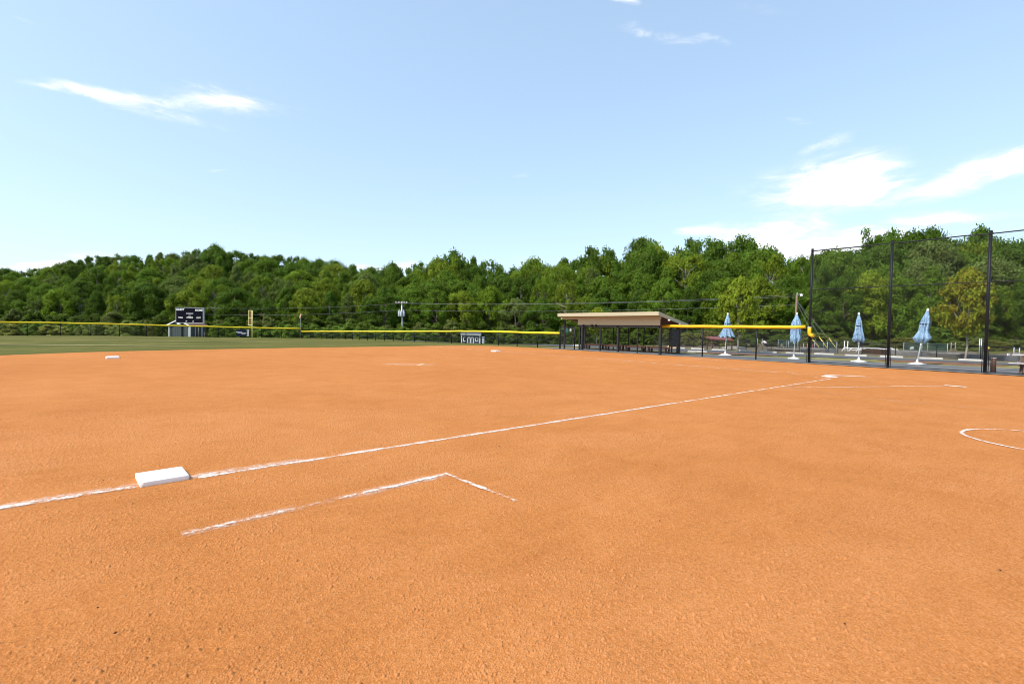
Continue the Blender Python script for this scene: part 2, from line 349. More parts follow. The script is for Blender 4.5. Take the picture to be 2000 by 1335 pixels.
# ------------------------------------------------------------------ helpers
class MB:
    def __init__(s): s.v = []; s.f = []; s.uv = {}; s.sm = []
    def add(s, vs, fs, smooth=False):
        o = len(s.v); s.v += [tuple(map(float, q)) for q in vs]
        for f in fs: s.f.append(tuple(i + o for i in f)); s.sm.append(smooth)
        return o
    def box(s, lo, hi, rz=0, c=None):
        x0, y0, z0 = lo; x1, y1, z1 = hi
        vs = [(x0, y0, z0), (x1, y0, z0), (x1, y1, z0), (x0, y1, z0), (x0, y0, z1), (x1, y0, z1), (x1, y1, z1), (x0, y1, z1)]
        if rz:
            cx, cy = c if c else ((x0 + x1) / 2, (y0 + y1) / 2); a, b = math.cos(rz), math.sin(rz)
            vs = [(cx + (x - cx) * a - (y - cy) * b, cy + (x - cx) * b + (y - cy) * a, z) for x, y, z in vs]
        s.add(vs, [(0, 3, 2, 1), (4, 5, 6, 7), (0, 1, 5, 4), (1, 2, 6, 5), (2, 3, 7, 6), (3, 0, 4, 7)]); return s
    def hexa(s, vs):
        s.add(vs, [(0, 3, 2, 1), (4, 5, 6, 7), (0, 1, 5, 4), (1, 2, 6, 5), (2, 3, 7, 6), (3, 0, 4, 7)]); return s
    def beam(s, a, b, w, h=None):
        h = h or w; a, b = Vector(a), Vector(b); d = (b - a).normalized()
        u = d.cross(Vector((0, 0, 1)))
        if u.length < 1e-3: u = Vector((1, 0, 0))
        u.normalize(); n = u.cross(d)
        q = [a - u * w / 2 - n * h / 2, a + u * w / 2 - n * h / 2, a + u * w / 2 + n * h / 2, a - u * w / 2 + n * h / 2]
        q += [p + (b - a) for p in q]
        s.add(q, [(0, 3, 2, 1), (4, 5, 6, 7), (0, 1, 5, 4), (1, 2, 6, 5), (2, 3, 7, 6), (3, 0, 4, 7)]); return s
    def tube(s, pts, r, n=8, cap=True):
        pts = [Vector(p) for p in pts]; rs = r if isinstance(r, (list, tuple)) else [r] * len(pts)
        vs = []; fs = []; ref = None
        for i, p in enumerate(pts):
            d = (pts[min(i + 1, len(pts) - 1)] - pts[max(i - 1, 0)]).normalized()
            if ref is None:
                ref = d.cross(Vector((0, 0, 1)))
                if ref.length < 1e-3: ref = Vector((1, 0, 0))
            u = (ref - d * ref.dot(d)).normalized(); ref = u; w = d.cross(u)
            for k in range(n):
                a = 2 * math.pi * k / n; vs.append(p + (u * math.cos(a) + w * math.sin(a)) * rs[i])
        for i in range(len(pts) - 1):
            for k in range(n):
                fs.append((i * n + k, i * n + (k + 1) % n, (i + 1) * n + (k + 1) % n, (i + 1) * n + k))
        o = s.add(vs, fs, True)
        if cap:
            s.f.append(tuple(o + k for k in reversed(range(n)))); s.sm.append(False)
            s.f.append(tuple(o + (len(pts) - 1) * n + k for k in range(n))); s.sm.append(False)
        return s
    def lathe(s, prof, n=16, c=(0, 0), rad=None, smooth=True):
        vs = []; fs = []
        for j, (r, z) in enumerate(prof):
            for k in range(n):
                a = 2 * math.pi * k / n; q = rad(j, a) if rad else 1.0
                vs.append((c[0] + r * q * math.cos(a), c[1] + r * q * math.sin(a), z))
        for j in range(len(prof) - 1):
            for k in range(n): fs.append((j * n + k, j * n + (k + 1) % n, (j + 1) * n + (k + 1) % n, (j + 1) * n + k))
        s.add(vs, fs, smooth); return s
    def quad(s, a, b, c, d, uv=None):
        s.add([a, b, c, d], [(0, 1, 2, 3)])
        if uv: s.uv[len(s.f) - 1] = uv
        return s
    def prism(s, poly, z0, z1):
        n = len(poly); vs = [(x, y, z0) for x, y in poly] + [(x, y, z1) for x, y in poly]
        fs = [tuple(reversed(range(n))), tuple(range(n, 2 * n))] + [(i, (i + 1) % n, n + (i + 1) % n, n + i) for i in range(n)]
        s.add(vs, fs); return s
    def mesh(s, name, mat, off=(0, 0, 0)):
        me = bpy.data.meshes.new(name)
        me.from_pydata([(x - off[0], y - off[1], z - off[2]) for x, y, z in s.v], [], s.f)
        me.polygons.foreach_set('use_smooth', s.sm)
        if s.uv:
            l = me.uv_layers.new(name='UVMap')
            for i, p in enumerate(me.polygons):
                u = s.uv.get(i)
                if u:
                    for k, li in enumerate(p.loop_indices): l.data[li].uv = u[k]
        me.materials.append(mat); me.update(); return me
    def build(s, name, mat, parent=None, world=True, bevel=0):
        off = tuple(parent['_loc']) if (parent is not None and world and '_loc' in parent) else (0, 0, 0)
        o = bpy.data.objects.new(name, s.mesh(name, mat, off)); COL.objects.link(o)
        if parent is not None: o.parent = parent
        if bevel:
            b = o.modifiers.new('bevel', 'BEVEL'); b.width = bevel; b.segments = 2; b.limit_method = 'ANGLE'
        return o
def tag(o, label=None, cat=None, group=None, kind=None):
    if label: o['label'] = label
    if cat: o['category'] = cat
    if group: o['group'] = group
    if kind: o['kind'] = kind
    return o
def thing(name, label, cat, loc=(0, 0, 0), rz=0, group=None):
    o = bpy.data.objects.new(name, None); COL.objects.link(o)
    o.location = tuple(map(float, loc)); o.rotation_euler = (0, 0, rz); o.empty_display_size = 0.3
    o['_loc'] = [float(x) for x in loc]
    return tag(o, label, cat, group)
def struct(o): o['kind'] = 'structure'; return o

def copy_tree(o, parent=None):
    c = o.copy(); COL.objects.link(c)
    if parent is not None: c.parent = parent
    for ch in list(o.children): copy_tree(ch, c)
    return c

# ------------------------------------------------------------------ terrain
def sstep(a, b, x):
    t = np.clip((x - a) / (b - a), 0, 1); return t * t * (3 - 2 * t)
def terrain(x, y):
    x = np.asarray(x, float); y = np.asarray(y, float)
    r = np.hypot(x, y); th = np.degrees(np.arctan2(y, x))
    s1 = 0.0085 + (0.0155 - 0.0085) * (1 - sstep(-5, 18, th))
    s1 = s1 + 0.0185 * sstep(12, 24, -th)
    z = -s1 * np.clip(r - 30, 0, 53) - 0.03 * np.clip(r - 84, 0, 26)
    # the right side stays level; behind the camera as well
    z = z * (1 - 0.9 * sstep(34, 56, -th)) * (1 - sstep(60, 90, th)) * np.where(x < 0, 0.0, 1.0)
    # wooded hill beyond the left field
    dx, dy = x - CAM[0], y - CAM[1]
    dep = dx * FH[0] + dy * FH[1]; lat = dx * RH[0] + dy * RH[1]
    px = 1000 + FPX * lat / np.maximum(dep, 1.0)
    hill = np.clip(dep - 98, 0, 170) * 0.185 * (1 - sstep(520, 860, px)) * sstep(-700, 60, px)
    hill = hill * (1 - 0.28 * np.exp(-((px - 40) / 130.0) ** 2)) * (dep > 0)
    return z + hill
def tz(x, y): return float(terrain(x, y))
rings = [0, 4, 8, 12, 16, 20, 24, 27, 30, 33, 36] + list(range(40, 84, 4)) + [84] + list(range(88, 300, 6)) + [320, 360, 420, 520, 700, 1000, 1500]
NA = 160
vs = []; fs = []
for r in rings:
    for k in range(NA):
        a = 2 * math.pi * k / NA; x, y = r * math.cos(a), r * math.sin(a); vs.append((x, y, tz(x, y)))
for j in range(len(rings) - 1):
    for k in range(NA): fs.append((j * NA + k, j * NA + (k + 1) % NA, (j + 1) * NA + (k + 1) % NA, (j + 1) * NA + k))
g = MB(); g.add(vs, fs, True)
struct(g.build('ground', M['grass']))

def sheet(name, poly, mat, z, wob=0.0, step=0.6):
    pts = []
    for i in range(len(poly)):
        a, b = np.array(poly[i], float), np.array(poly[(i + 1) % len(poly)], float)
        n = max(1, int(np.linalg.norm(b - a) / step))
        for k in range(n):
            p = a + (b - a) * k / n
            if wob: p = p + np.array([random.uniform(-wob, wob), random.uniform(-wob, wob)])
            pts.append((p[0], p[1], z))
    m = MB(); m.add(pts, [tuple(range(len(pts)))])
    return struct(m.build(name, mat))
DIRT = [(27.2, -1.2), (26.95, 1.5), (26.8, 4.0), (26.4, 8.75), (26.1, 13.0), (25.4, 16.6), (24.4, 19.5), (22.8, 21.8), (20, 25), (16, 28.6), (10, 31.4),
        (3, 32.6), (-6, 32), (-12, 28), (-13, 16), (-12.5, 2), (-10, -6.8), (-5.5, -7.35), (-2, -7.4), (2, -7.38), (6, -7.3), (9, -6.75), (10.6, -6.45),
        (14, -6.35), (18, -6.3), (20.5, -6.25), (23.5, -5.95), (25.6, -5.3), (26.8, -3.6)]
# the clay sheet: outline filled with triangles through a fine edge
sheet('infield_dirt', DIRT, M['dirt'], 0.004, 0.05, 0.45)

def strip(name, pts, mat, dz, kind='structure'):
    """pts: list of (near xy, far xy); a sheet following the terrain."""
    m = MB(); nx = 6; row = []
    P = []
    for i in range(len(pts) - 1):
        (a0, b0), (a1, b1) = [tuple(map(np.array, q)) for q in (pts[i], pts[i + 1])]
        n = max(1, int(np.linalg.norm(a1 - a0) / 1.5))
        for k in range(n + (1 if i == len(pts) - 2 else 0)):
            t = k / n; P.append((a0 + (a1 - a0) * t, b0 + (b1 - b0) * t))
    vs = []; fs = []
    for a, b in P:
        for j in range(nx):
            q = a + (b - a) * j / (nx - 1); vs.append((q[0], q[1], tz(q[0], q[1]) + dz))
    for i in range(len(P) - 1):
        for j in range(nx - 1): fs.append((i * nx + j, (i + 1) * nx + j, (i + 1) * nx + j + 1, i * nx + j + 1))
    m.add(vs, fs, True); o = m.build(name, mat); o['kind'] = kind
    return o
strip('verge', [((-16, -7.0), (-16, -23)), ((22, -6.6), (22, -20)), ], M['verge'], 0.004)
strip('path', [((-16, -7.2), (-16, -13.6)), ((-2, -7.2), (-2, -12.6)), ((2.5, -7.1), (2.5, -11.5)), ((9.4, -6.7), (9.4, -10.4)), ((14, -6.5), (14, -9.9)), ((21, -6.5), (21, -9.0))], M['path'], 0.010)
strip('road', [((-16, -17.2), (-16, -20)), ((-1, -16.0), (-1, -18.8)), ((4, -14.7), (4, -18.4)), ((9, -12.6), (9, -17.4)), ((14, -12.2), (14, -17.2)),
               ((20, -11.5), (20, -16.8)), ((26, -10.3), (26, -15.5)), ((32, -9.6), (32, -14)), ((52, -10), (52, -13))], M['asphalt'], 0.03)
strip('garden_bed', [((-18, -20.6), (-18, -46)), ((4, -20.6), (4, -46)), ((22, -19.5), (26, -44))], M['soil'], 0.008)
def ellipse(name, c, ra, rb, rz, mat, z, n=40, wob=0.08):
    poly = []
    for k in range(n):
        a = 2 * math.pi * k / n; q = 1 + random.uniform(-wob, wob); x, y = ra * q * math.cos(a), rb * q * math.sin(a)
        poly.append((c[0] + x * math.cos(rz) - y * math.sin(rz), c[1] + x * math.sin(rz) + y * math.cos(rz)))
    return sheet(name, poly, mat, z, 0, 5)
ellipse('mulch_bed', (-0.2, -14.6), 2.6, 1.25, 0.1, M['mulch'], 0.018)
ellipse('mulch_bed', (9.6, -12.5), 2.4, 0.9, 0.2, M['mulch'], 0.042)
for cpx, cpy, ra, rb in ((160, 675, 7.5, 0.7), (370, 666, 12, 0.45), (620, 665, 4, 0.3)):
    q = G(cpx, cpy, -0.12)
    e = MB(); pts = []
    for k in range(36):
        a = 2 * math.pi * k / 36; w = 1 + random.uniform(-.12, .12); x, y = ra * w * math.cos(a), rb * w * math.sin(a)
        X = q[0] + RH[0] * x + FH[0] * y; Y = q[1] + RH[1] * x + FH[1] * y; pts.append((X, Y, tz(X, Y) + 0.02))
    e.add(pts, [tuple(range(36))]); struct(e.build('worn_grass_patch', M['verge']))

# ------------------------------------------------------------------ chalk
def chalk(name, pts, w, mat, label=None, z=0.009, closed=False):
    if np.hypot(pts[0][0] - CAM[0], pts[0][1] - CAM[1]) < 14: z += 0.0045
    m = MB(); P = []
    pts = [np.array(p[:2], float) for p in pts]
    for i in range(len(pts) - 1):
        n = max(1, int(np.linalg.norm(pts[i + 1] - pts[i]) / 0.25))
        for k in range(n): P.append(pts[i] + (pts[i + 1] - pts[i]) * k / n)
    P.append(pts[-1])
    vs = []; u = 0; uv = []
    for i, p in enumerate(P):
        d = P[min(i + 1, len(P) - 1)] - P[max(i - 1, 0)]; d = d / np.linalg.norm(d); nrm = np.array([-d[1], d[0]])
        ww = w * random.uniform(0.88, 1.12) / 2; j = random.uniform(-0.006, 0.006)
        a, b = p + nrm * (ww + j), p - nrm * (ww - j)
        if i: u += np.linalg.norm(P[i] - P[i - 1])
        vs += [(a[0], a[1], z), (b[0], b[1], z)]; uv.append(u)
    o = m.add(vs, [(2 * i + 1, 2 * i + 3, 2 * i + 2, 2 * i) for i in range(len(P) - 1)])
    for i in range(len(P) - 1): m.uv[i] = [(uv[i], -1), (uv[i + 1], -1), (uv[i + 1], 1), (uv[i], 1)]
    ob = m.build(name, mat); ob['kind'] = 'structure'
    if label: ob['label'] = label
    return ob
chalk('foul_line', [(0.0, 1.0), (0.0, 17.92)], 0.085, M['chalk_strong'], 'white chalk foul line from third base to home plate')
chalk('foul_line', [(0.0, 18.38), (0.0, 24.5)], 0.15, M['chalk'], 'smudged chalk foul line beyond third base')
chalk('foul_line', [(0.05, 17.0), (0.03, 19.6)], 0.26, M['chalk_faint'], 'pale chalk dust around third base', z=0.007)
chalk('foul_line', [(0.0, 10.0), (0.0, 17.9)], 0.2, M['chalk_faint'], z=0.006)
chalk('foul_line', [(1.9, -0.05), (27.2, -0.05)], 0.12, M['chalk_strong'], 'white chalk foul line from home plate past first base')
chalk('coach_box_line', [G(354, 1046), G(868, 928)], 0.22, M['chalk_faint'], z=0.007)
chalk('coach_box_line', [G(354, 1046), G(868, 928)], 0.085, M['chalk'], 'broken chalk line of the coach box nearest the camera')
chalk('coach_box_line', [G(868, 926), G(1010, 981)], 0.09, M['chalk'], 'short chalk end line of the coach box nearest the camera', z=0.012)
chalk('batter_box_line', [G(1526, 757.5), G(1700, 755.5), G(1845, 753.5)], 0.08, M['chalk_strong'], 'thin chalk line running right from the foul line near home', z=0.012)
chalk('batter_box_line', [G(1845, 752.8), G(1888, 756.2)], 0.2, M['chalk_solid'], 'thick chalk block at the right end of the thin line near home', z=0.014)
chalk('batter_box_line', [G(1536, 726), G(1561, 731.2), G(1600, 732)], 0.09, M['chalk'], 'bent chalk line of the far batter box', z=0.012)
chalk('batter_box_line', [G(1581, 735), G(1612, 739.4), G(1622, 741.6)], 0.08, M['chalk'], 'short chalk piece meeting the foul line at home', z=0.013)
chalk('batter_box_line', [G(1610, 732.2), G(1640, 733.6), G(1690, 735.8)], 0.18, M['chalk_solid'], 'thick chalk block just behind home plate', z=0.013)
chalk('batter_box_line', [G(1690, 736), G(1712, 738.5)], 0.07, M['chalk'], z=0.012)
chalk('catcher_box_line', [G(1540, 760), G(1600, 766), G(1680, 775), G(1800, 788), G(1965, 802)], 0.055, M['chalk_faint'], 'faint dashed chalk line in front of the backstop')
cc_ = np.array([-5.2, 8.85]); arc = []
for k in range(0, 41):
    a = math.radians(-95 + 190 * k / 40); arc.append((cc_[0] + 1.15 * math.cos(a), cc_[1] + 0.98 * math.sin(a)))
arc = [(-6.4, 7.55)] + arc + [(-6.4, 10.25)]
chalk('on_deck_circle', arc, 0.085, M['chalk_strong'], 'rounded chalk end of the on deck circle at right')
chalk('coach_box_line', [G(1331, 702), G(1375, 701.4), G(1418, 704.5)], 0.12, M['chalk_strong'], 'chalk line of the first base coach box')
chalk('coach_box_line', [G(1331, 702.3), G(1395, 706)], 0.07, M['chalk'], 'second chalk line of the first base coach box', z=0.012)
chalk('coach_box_line', [G(1010, 688.5), G(1064, 687)], 0.12, M['chalk_faint'], 'short faint chalk line right of first base')
chalk('pitcher_circle', [G(752, 710.6), G(790, 711.6), G(848, 712.4)], 1.0, M['chalk_smear'], 'scuffed pale chalk smear at the pitching plate', z=0.012)

# ------------------------------------------------------------------ bases and plates
def base(loc, rz, size, hgt, label, name='base', cat='base', flat=False):
    t = thing(name, label, cat, loc, rz)
    m = MB(); n = 24; h = size / 2
    # softly pillowed square with rounded edges
    K = 12; vs = []; fs = []
    for i in range(K + 1):
        for j in range(K + 1):
            x, y = -1 + 2 * i / K, -1 + 2 * j / K
            e = max(abs(x), abs(y)); z = hgt * (1 - 0.10 * max(0, (e - 0.75) / 0.25) ** 2)
            vs.append((x * h * (1 - 0.01 * (e > 0.99)), y * h * (1 - 0.01 * (e > 0.99)), z))
    for i in range(K):
        for j in range(K): a = i * (K + 1) + j; fs.append((a, a + K + 1, a + K + 2, a + 1))
    edge = [i * (K + 1) for i in range(K + 1)] + [K * (K + 1) + j for j in range(1, K + 1)] + [i * (K + 1) + K for i in range(K - 1, -1, -1)] + [j for j in range(K - 1, 0, -1)]
    b0 = len(vs)
    for e in edge: vs.append((vs[e][0] * 1.02, vs[e][1] * 1.02, hgt * 0.78))
    b1 = len(vs)
    for e in edge: vs.append((vs[e][0] * 1.015, vs[e][1] * 1.015, 0.0))
    ne = len(edge)
    for k in range(ne):
        k2 = (k + 1) % ne
        fs.append((edge[k], b0 + k, b0 + k2, edge[k2])); fs.append((b0 + k, b1 + k, b1 + k2, b0 + k2))
    m.add(vs, fs, True)
    m.build('cover', M['bag'], t, world=False)
    s = MB(); s.box((-h * .97, -h * .97, -0.004), (h * .97, h * .97, 0.012)); s.build('rubber_edge', M['bag'], t, world=False)
    return t
def ang(a): return a
c3 = np.array([-0.0247, 18.3446]); a3 = 0.0514; b3 = 0.354
ux = np.array([math.cos(a3), math.sin(a3)]); uy = np.array([-math.sin(a3), math.cos(a3)])
q = c3 + ux * b3 / 2 - uy * b3 / 2
base((q[0], q[1], 0.004), a3, b3, 0.048, 'large white third base bag in the left foreground on the foul line')
base((18.08, 0.22, 0.004), 0.03, 0.42, 0.075, 'white first base bag on the far foul line left of the dugout')
base((19.1, 18.27, 0.004), 0.04, 0.40, 0.085, 'small white second base bag near the left grass edge')
t = thing('home_plate', 'flat white home plate among chalk lines in front of the backstop', 'home plate', (0.05, 0.05, 0.006), math.radians(45))
m = MB(); m.prism([(0, 0), (0.215, 0.215), (0.43, 0.215), (0.43, -0.215), (0.215, -0.215)], 0, 0.016); m.build('rubber_slab', M['bag'], t, world=False)
t = thing('pitching_plate', 'narrow dust covered pitching plate in the middle of the infield', 'pitching plate', (*G(822, 712.2)[:2], 0.004), math.radians(45))
m = MB(); m.box((-0.075, -0.305, 0), (0.075, 0.305, 0.012)); m.build('rubber_slab', M['sand'], t, world=False, bevel=0.01)

def near_relief():
    nr, na = 960, 1650
    inv = np.linspace(1 / 1.25, 1 / 15.0, nr); rad = 1 / inv; an = YAW + np.radians(np.linspace(56, -56, na))
    X = CAM[0] + rad[:, None] * np.cos(an)[None]; Y = CAM[1] + rad[:, None] * np.sin(an)[None]
    tab = np.random.default_rng(3).random((6, 256, 256))
    def vn(x, y, k):
        xi = np.floor(x).astype(int); yi = np.floor(y).astype(int); fx = x - xi; fy = y - yi
        fx = fx * fx * (3 - 2 * fx); fy = fy * fy * (3 - 2 * fy); t = tab[k]
        a = t[xi % 256, yi % 256]; b = t[(xi + 1) % 256, yi % 256]; c = t[xi % 256, (yi + 1) % 256]; d = t[(xi + 1) % 256, (yi + 1) % 256]
        return (a * (1 - fx) + b * fx) * (1 - fy) + (c * (1 - fx) + d * fx) * fy
    Xr, Yr = X * .8 - Y * .6, X * .6 + Y * .8
    g = lambda s, k, st=1.0: vn((X * .91 + Y * .41) * s * st + 500, (-X * .41 + Y * .91) * s + 500, k)
    patch = np.clip((vn(Xr * 1.1 + 300, Yr * .6 + 300, 0) * .6 + g(3.1, 1) * .4 - .30) * 2.4, 0, 1)     # loose against packed areas
    def peb(sc, k, prob):
        x, y = (X * .84 + Y * .54) * sc + 700, (-X * .54 + Y * .84) * sc + 700
        xi = np.floor(x).astype(int); yi = np.floor(y).astype(int); a, b = xi % 256, yi % 256
        r = .16 + .34 * tab[k][a, b] ** 1.6; ox = r + (1 - 2 * r) * tab[(k + 1) % 6][a, b]; oy = r + (1 - 2 * r) * tab[(k + 2) % 6][a, b]
        d2 = (x - xi - ox) ** 2 + (y - yi - oy) ** 2
        on = tab[(k + 3) % 6][a, b] < prob
        return np.where(on, np.sqrt(np.clip(r * r - d2, 0, 1)), 0) / sc
    p1, p2, p3 = peb(44, 0, .02 + .12 * patch), peb(76, 1, .12 + .55 * patch), peb(118, 2, .25 + .6 * patch)
    h = 1.15 * np.maximum(np.maximum(p1, p2), p3)
    loose = np.clip((h > .0006) * (.35 + .65 * patch), 0, 1)
    h += .0016 * g(110, 5) + .0022 * np.clip(g(30, 4) - .5, 0, 1) * patch
    h += .0020 * vn(X * 5 + 400, Y * 1.3 + 400, 1) + .0035 * np.clip(vn(Xr * 2.1 + 40, Yr * 9 + 80, 2) - .62, 0, 1)
    fade = np.clip((14.5 - rad) / 8, 0, 1)[:, None] * np.clip(np.minimum(np.arange(na), na - 1 - np.arange(na)) / 20, 0, 1)[None]
    # packed flat under and round the base bag
    bag = np.clip((np.hypot(X - .15, Y - 18.17) - .22) / .25, 0.25, 1)
    for a, b in (((0, 4), (0, 25)), (G(354, 1046)[:2], G(868, 928)[:2]), (G(868, 926)[:2], G(1010, 981)[:2]), ((-6.4, 7.6), (-4.6, 7.9)), ((-6.4, 10.2), (-4.6, 9.8)), ((-4.6, 7.9), (-4.05, 8.85)), ((-4.05, 8.85), (-4.6, 9.8))):
        ax, ay, bx_, by_ = a[0], a[1], b[0], b[1]; l2 = (bx_ - ax) ** 2 + (by_ - ay) ** 2
        u = np.clip(((X - ax) * (bx_ - ax) + (Y - ay) * (by_ - ay)) / l2, 0, 1); dd = np.hypot(X - ax - u * (bx_ - ax), Y - ay - u * (by_ - ay))
        bag = np.minimum(bag, np.clip(.28 + (dd - .06) / .1 * .72, .28, 1))
    Z = .0045 + (h - .0035) * fade * bag
    V = np.stack([X, Y, np.maximum(Z, .0045)], -1).reshape(-1, 3)
    i = np.arange(nr - 1)[:, None] * na + np.arange(na - 1)[None]; i = i.ravel()
    F = np.stack([i, i + na, i + na + 1, i + 1], 1); n = len(F)
    me = bpy.data.meshes.new('loose_dirt'); me.vertices.add(len(V)); me.vertices.foreach_set('co', V.ravel())
    me.loops.add(n * 4); me.loops.foreach_set('vertex_index', F.ravel()); me.polygons.add(n); me.polygons.foreach_set('loop_start', np.arange(0, n * 4, 4))
    at = me.attributes.new('loose', 'FLOAT', 'POINT'); at.data.foreach_set('value', (loose * fade).ravel().astype(np.float32))
    me.update(); me.validate(); me.polygons.foreach_set('use_smooth', [True] * n); me.materials.append(M['dirt'])
    o = bpy.data.objects.new('loose_dirt', me); COL.objects.link(o); struct(o)
near_relief()
# loose clods and grit on the near clay: nobody could count them
def clods():
    n = 15000; rad = 1.4 + 8.5 * RNG.random(n) ** 1.5; lat = (RNG.random(n) * 2 - 1) * 1.12
    px = CAM[0] + rad * (FH[0] + lat * RH[0]); py = CAM[1] + rad * (FH[1] + lat * RH[1])
    s = (0.0016 + 0.0042 * RNG.random(n) ** 3.2) * (0.8 + 0.05 * rad)
    vs = []; fs = []
    O = np.array([(1, 0, 0), (-1, 0, 0), (0, 1, 0), (0, -1, 0), (0, 0, 1), (0, 0, -0.6)], float)
    FF = [(0, 2, 4), (2, 1, 4), (1, 3, 4), (3, 0, 4)]
    for i in range(n):
        q = O * (1 + 0.7 * (RNG.random((6, 1)) - .5)) * s[i] * np.array([1.2, 1, 0.8]); a = RNG.random() * 6.28
        ca, sa = math.cos(a), math.sin(a); b = len(vs)
        for x, y, z in q: vs.append((px[i] + x * ca - y * sa, py[i] + x * sa + y * ca, 0.004 + s[i] * 0.25 + z))
        fs += [(b + f[0], b + f[1], b + f[2]) for f in FF]
    m = MB(); m.add(vs, fs); o = m.build('loose_grit', M['clod'])
    vs = []; fs = []
    for i in range(60):
        d_ = 2 + 16 * random.random() ** 1.3; l_ = random.uniform(-1.05, 1.05); x, y = CAM[0] + d_ * (FH[0] + l_ * RH[0]), CAM[1] + d_ * (FH[1] + l_ * RH[1])
        a = random.random() * 6.28; l = random.uniform(.004, .010); w = l * random.uniform(.25, .6); ca, sa = math.cos(a), math.sin(a); b = len(vs); zz = .016 + .004 * random.random()
        for u, v, z in ((-l, 0, 0), (0, -w, .003), (l, 0, .001), (0, w, .004), (0, 0, -.006)): vs.append((x + u * ca - v * sa, y + u * sa + v * ca, zz + z))
        fs += [(b, b + 1, b + 2, b + 3), (b, b + 4, b + 1), (b + 1, b + 4, b + 2), (b + 2, b + 4, b + 3), (b + 3, b + 4, b)]
    m = MB(); m.add(vs, fs); d = m.build('leaf_litter', M['dark_wood']); tag(d, 'tiny dark leaf and twig flecks on the clay', 'litter', kind='stuff')
    tag(o, 'loose crumbs of orange clay scattered over the near infield', 'grit', kind='stuff')
M['clod'] = simple('clay_crumbs', (0.39, 0.17, 0.06), 0.95, 0.3, 60)
clods()

# ------------------------------------------------------------------ fences
def mesh_panel(m, pts, z0f, z1f):
    u = 0
    for i in range(len(pts) - 1):
        a, b = pts[i], pts[i + 1]; l = math.hypot(b[0] - a[0], b[1] - a[1])
        za0, zb0, za1, zb1 = z0f(a), z0f(b), z1f(a), z1f(b)
        m.quad((a[0], a[1], za0), (b[0], b[1], zb0), (b[0], b[1], zb1), (a[0], a[1], za1),
               [(u, 0), (u + l, 0), (u + l, zb1 - zb0), (u, za1 - za0)])
        u += l
def fence(name, label, pts, hgt, post_r, cap_r, cap_mat, mesh_mat, group=None, rails=(), post_over=0.0, cap_sag=0.0, post_mat=None, capname='cap'):
    mid = pts[len(pts) // 2]
    t = thing(name, label, 'fence', (mid[0], mid[1], tz(*mid)), 0, group)
    top = lambda p: tz(*p) + hgt
    for p in pts:
        m = MB(); m.tube([(p[0], p[1], tz(*p) - 0.05), (p[0], p[1], top(p) + post_over)], post_r, 8); m.build('post', post_mat or M['black_metal'], t)
    m = MB(); mesh_panel(m, pts, lambda p: tz(*p) + 0.02, top); m.build('chain_link', mesh_mat, t)
    if cap_r:
        cp = []
        for i, p in enumerate(pts):
            cp.append((p[0], p[1], top(p) + random.uniform(-cap_sag, cap_sag) * .4))
            if i < len(pts) - 1:
                q = pts[i + 1]; mx_ = ((p[0] + q[0]) / 2, (p[1] + q[1]) / 2); cp.append((mx_[0], mx_[1], (top(p) + top(q)) / 2 + random.uniform(-cap_sag, cap_sag)))
        m = MB(); m.tube(cp, cap_r, 8); m.build(capname, cap_mat, t)
    for z in rails:
        m = MB(); m.tube([(p[0], p[1], tz(*p) + z) for p in pts], post_r * 0.7, 6); m.build('rail', post_mat or M['black_metal'], t)
    return t
arcp = []
th = -5.03
while th < 40: arcp.append((81 * math.cos(math.radians(th)), 81 * math.sin(math.radians(th)))); th += 2.12
fence('outfield_fence', 'long black outfield fence with a yellow top cap at left', arcp, 1.62, 0.045, 0.095, M['yellow_cap'], M['link'], cap_sag=0.012)
xs = np.linspace(80.2, 19.75, 26)
fence('sideline_fence', 'low black fence with a wavy yellow cap left of the dugout', [(x, -7.1) for x in xs], 1.14, 0.04, 0.08, M['yellow_cap'], M['link'], cap_sag=0.022, rails=(0.55,))
# first base side: tall link fence with a thick yellow pipe, ends at the backstop
t = thing('dugout_side_fence', 'black link fence topped by a thick orange yellow pipe beside the dugout', 'fence', (7.6, -7.6, 0))
for x in (11.65, 8.98, 6.0):
    m = MB(); m.tube([(x, -7.6, -0.05), (x, -7.6, 1.70)], 0.035, 8); m.build('post', M['black_metal'], t)
m = MB(); mesh_panel(m, [(11.65, -7.6), (3.55, -7.6)], lambda p: 0.02, lambda p: 1.68); m.build('chain_link', M['link_fine'], t)
m = MB(); m.tube([(11.68, -7.55, 1.71)] + [(x, -7.55, 1.72 + 0.006 * math.sin(x * 3)) for x in np.linspace(11, 4.2, 12)] + [(3.68, -7.55, 1.745)], 0.085, 14); m.build('pipe', M['yellow_pipe'], t)
t = thing('yellow_elbow_pipe', 'short yellow elbow pipe strapped to the left backstop pole', 'pipe', (3.45, -7.46, 1.3))
m = MB(); m.tube([(3.46, -7.42, 1.73), (3.46, -7.42, 1.50), (3.455, -7.42, 1.42), (3.42, -7.42, 1.36), (3.36, -7.42, 1.335), (3.27, -7.40, 1.335)], [0.078] * 3 + [0.08, 0.08, 0.078], 14); m.build('elbow', M['yellow_pipe'], t)
m = MB(); m.tube([(3.46, -7.42, 1.735), (3.46, -7.42, 1.70)], 0.083, 14); m.build('collar', M['white'], t)
